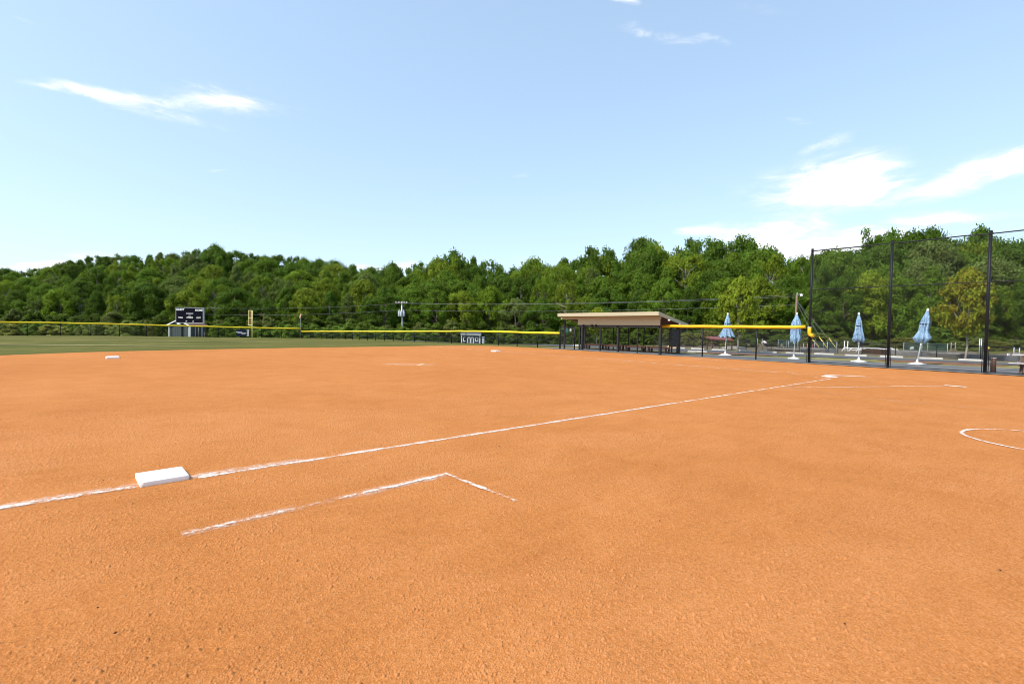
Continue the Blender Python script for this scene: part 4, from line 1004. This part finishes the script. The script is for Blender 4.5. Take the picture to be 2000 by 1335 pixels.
for a, b, lab in ws:
    p, q = G(*a), G(*b); d = (q - p)[:2]; l = np.linalg.norm(d); u = d / l; n = np.array([-u[1], u[0]]); c = (p + q)[:2] / 2
    t = thing('wheel_stop', 'pale concrete wheel stop ' + lab, 'wheel stop', (c[0], c[1], .03), math.atan2(u[1], u[0]), 'wheel stops along the road')
    m = MB(); h = l / 2
    m.hexa([(-h, -.075, 0), (h, -.075, 0), (h, .075, 0), (-h, .075, 0), (-h + .02, -.05, .11), (h - .02, -.05, .11), (h - .02, .05, .11), (-h + .02, .05, .11)]); m.build('block', M['concrete'], t, world=False, bevel=.008)

# ------------------------------------------------------------------ picnic table, stump, sand
t = thing('picnic_table', 'brown picnic table with a pale board top behind the backstop', 'table', (-4.28, -8.35, 0), math.radians(174))
m = MB()
for k in range(5): m.box((-.92, -.36 + k * .145, .72), (.92, -.225 + k * .145, .76))
m.build('tabletop', M['table_top'], t, world=False)
for s in (-1, 1):
    m = MB()
    for k in range(2): m.box((-.92, s * .68 - .14 + k * .145, .42), (.92, s * .68 - .005 + k * .145, .455))
    m.build('seat', M['table_top'], t, world=False)
    X = s * .62
    for y in (-1, 1):
        m = MB(); m.beam((X, y * .62, 0), (X, y * .24, .72), .09, .10); m.build('leg', M['dark_wood'], t, world=False)
    m = MB(); m.box((X - .04, -.8, .33), (X - .001, .8, .42)); m.build('crossbar', M['dark_wood'], t, world=False)
    m = MB(); m.beam((X * .95, 0, .38), (X * .2, 0, .71), .06, .07); m.build('brace', M['dark_wood'], t, world=False)
t = thing('wooden_post', 'short weathered wooden post beside the right backstop pole', 'post', (-2.84, -8.1, 0))
m = MB(); m.tube([(0, 0, -.05), (.01, 0, .3), (.0, .01, .58)], [.09, .085, .08], 10); m.build('shaft', M['dark_wood'], t, world=False)
m = MB(); m.lathe([(.082, .58), (.07, .60), (0, .605)], 10); m.build('top', M['grey_wood'], t, world=False)
q = G(1313, 680.5)
t = thing('sand_pile', 'low tan sand heap on the verge behind the right dugout end', 'sand pile', (q[0], q[1], 0), RZ)
m = MB(); vs = []; fs = []; nr, na = 8, 28
for j in range(nr + 1):
    r = j / nr
    for k in range(na):
        a = 2 * math.pi * k / na; rr = r * (1 + .12 * math.sin(3 * a + 1) + .06 * math.sin(7 * a))
        vs.append((rr * .85 * math.cos(a), rr * .5 * math.sin(a), .32 * (math.cos(min(1, r) * math.pi) + 1) / 2 * (1 + .1 * math.sin(5 * a)) - .01))
for j in range(nr):
    for k in range(na): fs.append((j * na + k, (j + 1) * na + k, (j + 1) * na + (k + 1) % na, j * na + (k + 1) % na))
m.add(vs, fs, True); m.build('heap', M['sand'], t, world=False)

# ------------------------------------------------------------------ garden plots
def gnd(px, py): q = G(px, py); return (q[0], q[1], 0.0)
def scale_at(p): return np.linalg.norm((np.array(p[:2]) - CAM[:2]) @ FH) / FPX     # metres per source pixel
# white pipe arch
p = gnd(1652, 687); k = scale_at(p)
t = thing('garden_arch', 'tall narrow white pipe arch in the garden left of the third umbrella', 'arch', p, RZ)
m = MB(); w, h = 6.5 * k, 21 * k; m.tube([(-w / 2, 0, -.05), (-w / 2, 0, h), (w / 2, 0, h), (w / 2, 0, -.05)], .035, 6); m.build('frame', M['white'], t, world=False)
m = MB(); m.tube([(-w / 2, .0, h * .45), (w / 2, 0, h * .45)], .02, 6); m.build('crossbar', M['white'], t, world=False)
# white rails on legs
for (x0, y0, x1, y1, hh, lab) in ((1648, 686, 1690, 688, 7, 'low white pipe rail on splayed legs left of the third umbrella'), (1681, 687, 1753, 692, 8.5, 'long white pipe rail running behind the middle backstop pole')):
    a, b = np.array(gnd(x0, y0)), np.array(gnd(x1, y1)); k = scale_at(a); mid = (a + b) / 2
    t = thing('pipe_rail', lab, 'rail', mid, 0)
    m = MB(); m.tube([a + [0, 0, hh * k], b + [0, 0, hh * k]], .04, 6); m.tube([a + [0, 0, hh * k - .13], b + [0, 0, hh * k - .13]], .025, 6); m.build('rail', M['white'], t)
    n = 4
    for i in range(n):
        q = a + (b - a) * i / (n - 1)
        m = MB(); m.tube([q + [.12, .12, 0], q + [0, 0, hh * k]], .028, 6); m.tube([q - [.12, .12, 0], q + [0, 0, hh * k]], .028, 6); m.build('leg', M['white'], t)
def chair(px, py, w, h, mat, lab):
    p = gnd(px, py); k = scale_at(p); W, H = w * k, h * k
    t = thing('garden_chair', lab, 'chair', p, RZ + .4)
    for sx in (-1, 1):
        for sy in (-1, 1):
            m = MB(); m.tube([(sx * W / 2, sy * W / 2, 0), (sx * W / 2, sy * W / 2, H * (.45 if sy < 0 else 1))], .022, 6); m.build('leg', mat, t, world=False)
    m = MB(); m.box((-W / 2, -W / 2, H * .43), (W / 2, W / 2, H * .47)); m.build('seat', mat, t, world=False)
    m = MB()
    for i in range(4): X = -W / 2 + W * (i + .5) / 4; m.box((X - W * .07, W / 2 - .03, H * .5), (X + W * .07, W / 2, H * .97))
    m.box((-W / 2, W / 2 - .035, H * .9), (W / 2, W / 2 + .005, H)); m.build('backrest', mat, t, world=False)
chair(1745, 691.5, 10, 13, M['white'], 'white slatted garden chair behind the middle backstop pole')
chair(1975, 701, 8.5, 11, M['white'], 'white slatted garden chair above the picnic table')
chair(1530, 681, 6, 10, M['tan'], 'tan wooden garden chair left of the second umbrella')
# raised beds with stone or timber edging
def bed(px0, py0, px1, py1, h, mat, lab, dep=1.2):
    a, b = np.array(gnd(px0, py0)), np.array(gnd(px1, py1)); mid = (a + b) / 2; d = (b - a)[:2]; l = np.linalg.norm(d); an = math.atan2(d[1], d[0])
    t = thing('raised_bed', lab, 'raised bed', mid, an, 'raised beds in the garden')
    m = MB(); s = -1
    m.box((-l / 2, -.06, 0), (l / 2, .06, h)).box((-l / 2, dep - .06, 0), (l / 2, dep + .06, h * 1.0)).box((-l / 2, .06, 0), (-l / 2 + .1, dep - .06, h)).box((l / 2 - .1, .06, 0), (l / 2, dep - .06, h)); m.build('edging', mat, t, world=False)
    m = MB(); m.box((-l / 2 + .1, .06, 0), (l / 2 - .1, dep - .06, h * .8)); m.build('soil', M['soil'], t, world=False)
bed(1510, 684.5, 1578, 687.5, .22, M['stone'], 'low grey stone bed behind the second umbrella', -1.2)
bed(1582, 686, 1636, 689, .3, M['stone'], 'low grey stone bed right of the left backstop pole', -1.2)
bed(1424, 681, 1457, 682.5, .2, M['concrete'], 'pale edged bed behind the young maple', -1.2)
bed(1700, 690, 1740, 692, .35, M['dark_wood'], 'dark timber bed under the long white rail', -1.0)
bed(1760, 692, 1830, 696, .34, M['stone'], 'grey stone bed left of the leaning umbrella', -1.3)
bed(1842, 696, 1915, 700, .30, M['stone'], 'grey stone bed behind the orange tree', -1.3)
bed(1925, 701, 1990, 704.5, .3, M['stone'], 'grey stone bed at the right edge behind the wooden post', -1.3)
# trellises and poles
def trellis(px, py, w, h, mat, lab, bars=3):
    p = gnd(px, py); k = scale_at(p); W, H = w * k, h * k
    t = thing('garden_trellis', lab, 'trellis', p, RZ + .1)
    for s in (-1, 1):
        m = MB(); m.tube([(s * W / 2, 0, -.05), (s * W / 2, 0, H)], .03, 6); m.build('upright', mat, t, world=False)
    m = MB()
    for i in range(bars): m.tube([(-W / 2, 0, H * (.2 + .3 * i)), (W / 2, 0, H * (.2 + .3 * i))], .014, 5)
    m.build('crossbar', mat, t, world=False)
trellis(1861, 695, 9, 27, M['pale_bark'], 'tall pale two pole trellis left of the orange tree trunk')
trellis(1914, 697, 4, 36, M['steel'], 'tall grey pole trellis right of the orange tree trunk', 2)
trellis(1573, 684, 8, 14, M['tan'], 'tan wooden trellis left of the left backstop pole')
trellis(1590, 686, 8, 14, M['red_roof'], 'rusty wire trellis right of the left backstop pole')
trellis(1484, 682, 11, 21, M['pale_bark'], 'thin bean pole trellis behind the stooping gardener', 2)
trellis(1985, 700, 12, 22, M['steel'], 'wire trellis at the right edge of the garden', 3)
for (px0, py0, px1, py1, h, lab) in ((1540, 684, 1558, 685, .85, 'green mesh pen behind the second umbrella'), (1616, 688, 1634, 689, .85, 'green mesh pen right of the guy wires'), (1800, 694, 1850, 696, .9, 'green mesh pen right of the leaning umbrella')):
    a, b = gnd(px0, py0), gnd(px1, py1)
    t = thing('mesh_pen', lab, 'pen', ((a[0] + b[0]) / 2, (a[1] + b[1]) / 2, 0), 0, 'mesh pens in the garden')
    d = np.array([FH[0] * 1.6, FH[1] * 1.6]); c_ = [(a[0], a[1]), (b[0], b[1]), (b[0] + d[0], b[1] + d[1]), (a[0] + d[0], a[1] + d[1]), (a[0], a[1])]
    m = MB(); mesh_panel(m, c_, lambda p: 0, lambda p: h); m.build('mesh', M['link_green'], t)
    m = MB()
    for q in c_[:4]: m.tube([(q[0], q[1], -.05), (q[0], q[1], h)], .02, 6)
    m.build('stake', M['steel'], t)
# shelter with a rusty tin roof
p = gnd(1408, 684); k = scale_at(p)
t = thing('garden_shelter', 'low garden shelter with a rusty red roof behind the first umbrella', 'shelter', p, RZ)
m = MB(); W, H = 43 * k, 24 * k
vs = []
m.hexa([(-W / 2, -.3, H - .14), (W / 2, -.3, H - .20), (W / 2, .9, H - .02), (-W / 2, .9, H + .04), (-W / 2, -.3, H - .05), (W / 2, -.3, H - .11), (W / 2, .9, H + .07), (-W / 2, .9, H + .13)]); m.build('roof', M['red_roof'], t, world=False)
for sx in (-1, 1):
    for sy in (-.2, .8):
        m = MB(); m.box((sx * W * .44 - .04, sy - .04, -.05), (sx * W * .44 + .04, sy + .04, H - .1)); m.build('post', M['dark_wood'], t, world=False)
p = gnd(1930, 698); k = scale_at(p)
t = thing('bird_house', 'round yellow bird house on a thin stake right of the tall backstop pole', 'bird house', p, RZ)
m = MB(); m.tube([(0, 0, -.05), (0, 0, 17 * k)], .02, 6); m.build('stake', M['dark_wood'], t, world=False)
m = MB(); R_ = 2.6 * k; m.lathe([(0, 16 * k), (R_ * .8, 16.8 * k), (R_, 18.5 * k), (R_ * .7, 20.3 * k), (0, 21.2 * k)], 12); m.build('house', M['yellow'], t, world=False)
p = gnd(1781, 690); k = scale_at(p)
t = thing('letter_box', 'small white box on a post left of the leaning umbrella', 'box', p, RZ)
m = MB(); m.tube([(0, 0, -.05), (0, 0, 8 * k)], .025, 6); m.build('post', M['grey_wood'], t, world=False)
m = MB(); m.box((-2.2 * k, -.08, 8 * k), (2.2 * k, .12, 11.5 * k)); m.add([(-2.2 * k, -.08, 11.5 * k), (2.2 * k, -.08, 11.5 * k), (2.2 * k, .12, 11.5 * k), (-2.2 * k, .12, 11.5 * k), (-2.2 * k, .02, 13.5 * k), (2.2 * k, .02, 13.5 * k)], [(0, 1, 5, 4), (2, 3, 4, 5), (0, 4, 3), (1, 2, 5)]); m.build('house', M['white'], t, world=False)

# stooping gardener
def skin_obj(name, pts, edges, radii, mat, parent):
    me = bpy.data.meshes.new(name); me.from_pydata(pts, edges, []); o = bpy.data.objects.new(name, me); COL.objects.link(o); o.parent = parent
    sm = o.modifiers.new('skin', 'SKIN'); sm.use_smooth_shade = True
    for v, r in zip(me.skin_vertices[0].data, radii): v.radius = (r, r)
    me.skin_vertices[0].data[0].use_root = True
    s = o.modifiers.new('sub', 'SUBSURF'); s.levels = s.render_levels = 1
    me.materials.append(mat); return o
q = P3(1497, 680, 46.0); p = (q[0], q[1], 0.0)
t = thing('person', 'person in a lavender shirt and dark trousers stooping over a garden bed', 'person', p, RZ + 1.9); t.scale = (.78, .78, .78)
# local: +x is the way the figure faces
P_ = [(0, 0, .46), (.16, 0, .62), (.36, 0, .72), (.50, 0, .74), (.62, 0, .70), (.72, 0, .66),
      (0, .11, .44), (.22, .14, .42), (-.02, .13, .07), (.12, .13, .03), (0, -.11, .44), (.24, -.14, .40), (0, -.13, .07), (.14, -.13, .03),
      (.46, .19, .70), (.56, .22, .46), (.72, .14, .24), (.78, .12, .17), (.46, -.19, .70), (.58, -.22, .46), (.74, -.14, .24), (.80, -.12, .17)]
E_ = [(0, 1), (1, 2), (2, 3), (3, 4), (4, 5), (0, 6), (6, 7), (7, 8), (8, 9), (0, 10), (10, 11), (11, 12), (12, 13), (3, 14), (14, 15), (15, 16), (16, 17), (3, 18), (18, 19), (19, 20), (20, 21)]
R2 = [.14, .13, .14, .10, .055, .095, .10, .075, .05, .035, .10, .075, .05, .035, .055, .04, .032, .022, .055, .04, .032, .022]
skin_obj('body', P_, E_, R2, M['skin'], t)
skin_obj('shirt', [(.03, 0, .50), (.16, 0, .62), (.36, 0, .72), (.50, 0, .735), (.46, .19, .70), (.53, .215, .53), (.46, -.19, .70), (.54, -.215, .53)], [(0, 1), (1, 2), (2, 3), (3, 4), (4, 5), (3, 6), (6, 7)], [.155, .155, .165, .12, .075, .06, .075, .06], M['shirt'], t)
skin_obj('trousers', [(0, 0, .47), (0, .11, .44), (.22, .14, .42), (-.015, .13, .12), (0, -.11, .44), (.24, -.14, .40), (.005, -.13, .12)], [(0, 1), (1, 2), (2, 3), (0, 4), (4, 5), (5, 6)], [.155, .115, .09, .065, .115, .09, .065], M['trousers'], t)
skin_obj('hair', [(.69, 0, .73), (.75, 0, .71), (.66, 0, .69)], [(0, 1), (0, 2)], [.085, .07, .075], M['hair'], t)

# ------------------------------------------------------------------ trees
def crown_mesh(name, seed, kind):
    """Leaf clusters through the crown's volume; unit height, unit-ish width (radius 0.5)."""
    R = np.random.default_rng(seed); C = []; 
    def prof(t):
        if kind == 'round': return 0.5 * math.sqrt(max(0, 1 - (2 * t - 0.95) ** 2 * 0.98)) 
        if kind == 'cone': return 0.47 * (1 - t) ** 0.75 * min(1, t * 6 + .25) + .04
        if kind == 'airy': return 0.5 * math.sqrt(max(0.02, 1 - (2 * t - 1.1) ** 2 * .8))
        if kind == 'young': return 0.42 * math.sin(math.pi * min(1, .07 + .93 * t ** .85)) ** .75 + .02
        return 0.5 * math.sqrt(max(0, 1 - t * t))                        # shrub dome
    z0 = {'round': .12, 'cone': .12, 'airy': .30, 'young': .30, 'shrub': .0}[kind]
    n = {'round': 95, 'cone': 80, 'airy': 62, 'young': 210, 'shrub': 46}[kind]
    lobes = [(R.random() * 6.28, R.random(), .18 + .22 * R.random()) for _ in range(7)]
    for i in range(n):
        t = (i + R.random()) / n; a = R.random() * 6.283
        q = 0.42 + 0.58 * math.sqrt(R.random()); bulge = 1.0
        for la, lt, ls_ in lobes:
            bulge += ls_ * math.exp(-((math.cos(a - la) - 1) / .5) ** 2 - ((t - lt) / .16) ** 2)
        bulge *= 0.86 + .12 * R.random()
        r = prof(t) * q * bulge
        C.append((r * math.cos(a), r * math.sin(a), z0 + (1 - z0) * t * .96))
    if kind == 'airy':
        for k in range(10):
            a = R.random() * 6.28; C.append((.28 * math.cos(a), .28 * math.sin(a), .88 + .13 * R.random()))
    per = {'round': 190, 'cone': 170, 'airy': 115, 'young': 64, 'shrub': 150}[kind]
    size = {'round': .0155, 'cone': .0150, 'airy': .0150, 'young': .019, 'shrub': .032}[kind]
    V = []; T = []
    C = np.array(C); nC = len(C)
    rad = {'round': .105, 'cone': .085, 'airy': .085, 'young': .062, 'shrub': .13}[kind]
    for ci in range(nC):
        c = C[ci]; cr = rad * R.uniform(.6, 1.3); m_ = int(per * R.uniform(.7, 1.25)); ct = R.normal(0, .16)
        d = R.normal(size=(m_, 3)); d /= np.linalg.norm(d, axis=1)[:, None]
        rr = cr * 1.18 * R.random(m_) ** .52
        p = c + d * rr[:, None] * np.array([1.15, 1.15, .72])
        out_ = np.array([c[0], c[1], 0]); out_ = out_ / (np.linalg.norm(out_) + .05)
        nrm = d * .75 + out_ * .35 + np.array([0, 0, .55]) + R.normal(size=(m_, 3)) * .55
        nrm /= np.linalg.norm(nrm, axis=1)[:, None]
        u = np.cross(nrm, R.normal(size=(m_, 3))); u /= np.linalg.norm(u, axis=1)[:, None]; w = np.cross(nrm, u)
        s = size * R.uniform(.6, 1.35, m_)[:, None]
        q = np.stack([p - u * s * 1.25, p - w * s * .7, p + u * s * 1.25, p + w * s * .7], 1)
        V.append(q.reshape(-1, 3)); T.append(np.repeat(np.clip(.5 + ct + R.normal(0, .13, m_), 0.05, 1), 4))
    V = np.concatenate(V); T = np.concatenate(T); nq = len(V) // 4
    me = bpy.data.meshes.new(name); me.vertices.add(len(V)); me.vertices.foreach_set('co', V.ravel())
    me.loops.add(nq * 4); me.loops.foreach_set('vertex_index', np.arange(nq * 4)); me.polygons.add(nq); me.polygons.foreach_set('loop_start', np.arange(0, nq * 4, 4))
    at = me.attributes.new('tint', 'FLOAT', 'POINT'); at.data.foreach_set('value', T.astype(np.float32))
    me.update(); me.validate(); me.materials.append(M['leaf'])
    return me, C
def trunk_mesh(name, seed, kind, C, mat):
    R = random.Random(seed); m = MB()
    tr = {'round': .022, 'cone': .018, 'airy': .016, 'young': .018, 'shrub': .012}[kind]
    top = .86; bend = [(R.uniform(-.03, .03), R.uniform(-.03, .03)) for _ in range(6)]; bend[0] = (0, 0)
    path = [(bend[i][0], bend[i][1], -.02 + (top + .02) * i / 5) for i in range(6)]
    if kind == 'young': path = path[:3]
    if kind == 'shrub': path = [(0, 0, -.02), (0, 0, .3)]
    m.tube(path, [tr * (1.25 - 1.0 * i / max(5, len(path))) for i in range(len(path))], 7)
    idx = list(range(len(C))); R.shuffle(idx); k = 0
    for i in idx:
        c = C[i]
        if k > {'round': 22, 'cone': 18, 'airy': 34, 'young': 18, 'shrub': 6}[kind]: break
        zs = max(.12, c[2] - R.uniform(.12, .3)) if kind != 'young' else R.uniform(.26, .36)
        if kind == 'shrub': zs = 0.05
        f = min(.999, max(0, (zs + .02) / (path[-1][2] + .02))) * (len(path) - 1); j = int(f); j = min(j, len(path) - 2)
        b = np.array(path[j]) + (np.array(path[j + 1]) - np.array(path[j])) * (f - j)
        mid = b * .45 + np.array(c) * .55 + np.array([0, 0, -.02]); r0 = tr * R.uniform(.3, .55)
        m.tube([b, mid, c], [r0, r0 * .6, r0 * .2], 5, False); k += 1
    return m.mesh(name, mat)
KINDS = {}
for kind, cnt in (('round', 4), ('cone', 3), ('airy', 3), ('shrub', 3)):
    KINDS[kind] = []
    for i in range(cnt):
        cm, C = crown_mesh(f'{kind}_crown', 100 + i * 7 + len(kind), kind)
        KINDS[kind].append((cm, trunk_mesh(f'{kind}_trunk', i + 3, kind, C, M['pale_bark'] if kind in ('airy', 'cone') else M['bark'])))
TREES = []
def plant(kind, x, y, H, W, color, name, label=None, cat='tree', group=None, z=None, var=None):
    i = random.randrange(len(KINDS[kind])) if var is None else var
    cm, tm = KINDS[kind][i]
    t = thing(name, label or '', cat, (x, y, tz(x, y) if z is None else z), random.uniform(0, 6.28), group)
    t.scale = (W, W, H)
    c = bpy.data.objects.new('crown' if kind != 'shrub' else 'foliage', cm); COL.objects.link(c); c.parent = t; c.color = (*color, 1)
    b = bpy.data.objects.new('trunk' if kind != 'shrub' else 'stem', tm); COL.objects.link(b); b.parent = t
    return t
SKY = [(-260, 520), (0, 524), (60, 530), (130, 512), (190, 502), (240, 498), (300, 496), (350, 492), (420, 484), (480, 492), (540, 498), (600, 503), (650, 509), (700, 515), (760, 513),
       (800, 516), (845, 512), (885, 497), (915, 512), (945, 512), (965, 526), (1000, 517), (1040, 512), (1090, 507), (1140, 513), (1170, 494), (1200, 506), (1230, 492), (1255, 472), (1290, 492), (1320, 500),
       (1370, 478), (1400, 478), (1440, 491), (1462, 472), (1500, 487), (1540, 497), (1570, 500), (1600, 487), (1650, 488), (1700, 482), (1720, 466), (1770, 472), (1790, 462), (1830, 459), (1860, 476),
       (1900, 472), (1915, 456), (1950, 472), (1985, 478), (2010, 470), (2100, 470), (2300, 480)]
def ysky(px): return float(np.interp(px, [s[0] for s in SKY], [s[1] for s in SKY]))
def edge(px): return float(np.interp(px, [-400, 0, 300, 600, 1000, 1150, 1300, 1500, 1700, 2000, 2300], [88, 92, 95, 100, 104, 98, 86, 74, 68, 62, 58]))
GREENS = [((0.066, 0.122, 0.011), 'dark green'), ((0.100, 0.172, 0.014), 'mid green'), ((0.142, 0.216, 0.015), 'fresh green'), ((0.172, 0.228, 0.016), 'yellowish green'), ((0.118, 0.158, 0.036), 'greyish green')]
LAND = [(40, 'at the left end of the wood'), (165, 'above the leftmost stretch of fence'), (258, 'behind the grey utility pole'), (370, 'behind the scoreboard'), (490, 'behind the foul pole'), (587, 'behind the fence corner pennant'),
        (690, 'between pennant and transformer pole'), (787, 'behind the transformer pole'), (860, 'just right of the transformer pole'), (922, 'behind the slate shed'), (1020, 'between slate shed and dugout'),
        (1110, 'behind the left dugout end'), (1195, 'behind the middle of the dugout'), (1290, 'behind the right dugout end'), (1370, 'left of the young maple'), (1445, 'behind the young maple'), (1555, 'behind the wooden utility pole'),
        (1665, 'behind the upright umbrella'), (1740, 'behind the middle backstop pole'), (1805, 'behind the leaning umbrella'), (1885, 'behind the orange tree'), (1965, 'at the right end behind the mesh')]
cells = {}
rows = [(0, .46, .12, 'front row'), (6, .62, .09, 'second row'), (13, .77, .08, 'third row'), (21, .90, .05, 'fourth row'), (31, 1.0, .02, 'skyline')]
for ri, (off, frac, jit, rn) in enumerate(rows):
    px = -150.0 + random.uniform(0, 30)
    while px < 2150:
        left = float(sstep(900, 500, px)) if px < 900 else 0.0
        d = edge(px) + off * (1 + 1.5 * (1 - float(sstep(520, 860, px)))) + random.uniform(-1.5, 1.5)
        fr = frac + (.09 if px > 700 and ri < 3 else 0) + random.uniform(-jit, jit) if ri < 4 else 1.0 + (random.uniform(-.07, .035) if px > 640 else random.uniform(-.04, .015))
        if px > 1250 and ri < 4: fr = min(1.0, fr + .03)
        ys = hor(px) - fr * (hor(px) - ysky(px))
        q = P3(px, ys, d); zg = tz(q[0], q[1]); Ht = q[2] - zg
        Ht = max(4.0, Ht)
        kind = random.choices(['round', 'cone', 'airy'], [.58, .26, .16] if ri < 3 else [.50, .2, .30])[0]
        W = Ht * {'round': random.uniform(.55, .75), 'cone': random.uniform(.42, .55), 'airy': random.uniform(.42, .6)}[kind]
        W = min(W, 11.0)
        wpx = W * FPX / d
        gi = random.choices(range(5), [.30, .32, .16, .12, .10] if ri < 4 else [.5, .28, .06, .06, .10])[0]
        col = np.array(GREENS[gi][0]) * random.uniform(.85, 1.15)
        land = min(LAND, key=lambda l: abs(l[0] - px))[1]
        name = {'round': 'broadleaf_tree', 'cone': 'poplar_tree', 'airy': 'sparse_tree'}[kind]
        t = plant(kind, q[0], q[1], Ht, W, col, name, group='trees of the wood')
        kw = {'round': 'rounded', 'cone': 'tapering', 'airy': 'sparse'}[kind]
        cells.setdefault((GREENS[gi][1], kw, rn, land), []).append((px, t))
        px += wpx * (random.uniform(.62, .86) if ri < 4 else random.uniform(.5, .7))
for px, ys, kd, w_, where in ((885, 491, 'round', .42, 'right of the transformer pole'), (925, 503, 'cone', .3, 'above the slate shed'), (1172, 489, 'airy', .5, 'above the middle of the dugout'), (1256, 465, 'round', .46, 'above the right dugout end, tallest there'),
                           (1375, 473, 'airy', .55, 'left of the young maple'), (1418, 472, 'airy', .5, 'above the young maple'), (1463, 467, 'cone', .45, 'right of the young maple'), (1718, 458, 'airy', .42, 'left of the middle backstop pole'),
                           (1793, 455, 'airy', .42, 'above the leaning umbrella'), (1828, 452, 'round', .36, 'left of the orange tree'), (1915, 449, 'round', .4, 'beside the right backstop pole'), (420, 479, 'round', .6, 'on the hilltop right of the scoreboard')):
    d = edge(px) + (31 if px > 640 else 76); q = P3(px, ys, d); zg = tz(q[0], q[1]); Ht = q[2] - zg
    plant(kd, q[0], q[1], Ht, Ht * w_, np.array(GREENS[0][0]) * random.uniform(1.0, 1.3), {'round': 'broadleaf_tree', 'cone': 'poplar_tree', 'airy': 'sparse_tree'}[kd], 'tall tree rising above the skyline ' + where, group='trees of the wood')
for (tone, kw, rn, land), lst in cells.items():
    lst.sort(key=lambda e: e[0])
    for i, (px, t) in enumerate(lst):
        pre = '' if len(lst) == 1 else (['left', 'right'][i] if len(lst) == 2 else (['left', 'middle', 'right'][i] if len(lst) == 3 else ['far left', 'left', 'right', 'far right'][min(i, 3)])) + ' '
        t['label'] = f'{pre}{tone} {kw} tree, {rn}, {land}'
# undergrowth bushes at the wood's edge and behind the outfield fence
SH = [((0.115, 0.135, 0.035), 'grey green'), ((0.075, 0.115, 0.015), 'green'), ((0.165, 0.165, 0.035), 'yellow green')]
cells = {}
def bush(px, d, H, W, ci, where):
    q = P3(px, 650, d); 
    t = plant('shrub', q[0], q[1], H, W, np.array(SH[ci][0]) * random.uniform(.85, 1.15) * (1.9 if where == 'low' else 1.15), 'shrub', cat='shrub', group='shrubs below the wood')
    land = min(LAND, key=lambda l: abs(l[0] - px))[1]
    cells.setdefault((SH[ci][1], where, land), []).append((px, t))
px = -60
while px < 862:
    if not 300 < px < 412:
        bush(px, random.uniform(82, 88), random.uniform(1.6, 2.8), random.uniform(2.2, 3.0), random.choice([0, 2, 1, 2] if px < 420 else [1]), 'low')
    px += random.uniform(17, 26)
px = 985
while px < 1350:
    bush(px, random.uniform(50, 56), random.uniform(1.1, 1.8), random.uniform(1.5, 2.1), random.choice([0, 1, 1]), 'road'); px += random.uniform(18, 27)
px = -60
while px < 2100:
    if px < 1330 or random.random() < .35: bush(px, edge(px) - random.uniform(2.5, 4), random.uniform(3.0, 4.8) * (1 if px < 1330 else .6), random.uniform(3.4, 4.6), random.choice([0, 1, 1, 1] if px < 1330 else [1]), 'tall')
    px += random.uniform(26, 38)
px = 1340
while px < 2060:
    bush(px, random.uniform(47, 57), random.uniform(.8, 1.7), random.uniform(1.6, 3.0), random.choice([0, 1, 2]), 'garden'); px += random.uniform(30, 60)
for (tone, where, land), lst in cells.items():
    lst.sort(key=lambda e: e[0])
    for i, (px, t) in enumerate(lst):
        pre = '' if len(lst) == 1 else (['left', 'right'][i] if len(lst) == 2 else (['left', 'middle', 'right'][i] if len(lst) == 3 else ['far left', 'left', 'right', 'far right'][min(i, 3)])) + ' '
        t['label'] = {'low': f'{pre}low {tone} shrub beyond the fence {land}', 'tall': f'{pre}tall {tone} shrub below the trees {land}', 'road': f'{pre}low {tone} roadside shrub {land}', 'garden': f'{pre}small {tone} garden shrub {land}'}[where]
# specimen trees
def specimen(kind_seed, x, y, H, W, col, lm, name, label, bark):
    cm, C = crown_mesh(name + '_crown', kind_seed, 'young'); tm = trunk_mesh(name + '_trunk', kind_seed, 'young', C, bark)
    cm.materials[0] = M[lm or 'leaf']
    t = thing(name, label, 'tree', (x, y, 0.02), 1.0); t.scale = (W, W, H)
    c = bpy.data.objects.new('crown', cm); COL.objects.link(c); c.parent = t; c.color = (*col, 1)
    b = bpy.data.objects.new('trunk', tm); COL.objects.link(b); b.parent = t
    return t
specimen(5, 10.44, -15.1, 5.2, 2.7, (0.22, 0.29, 0.022), None, 'maple_tree', 'young yellow green maple behind the first umbrella', M['pale_bark'])
specimen(9, -0.58, -19.9, 5.35, 2.6, (0.25, 0.25, 0.018), 'leaf_turning', 'ornamental_tree', 'orange tinged tree with a forked pale trunk behind the backstop', M['pale_bark'])
q = G(1165, 672.5)
specimen(14, q[0], q[1], 3.6, 2.8, (0.24, 0.29, 0.02), None, 'maple_tree', 'bright yellow green treetop showing above the dugout roof', M['pale_bark'])
for o in bpy.data.objects:
    if '_loc' in o: del o['_loc']
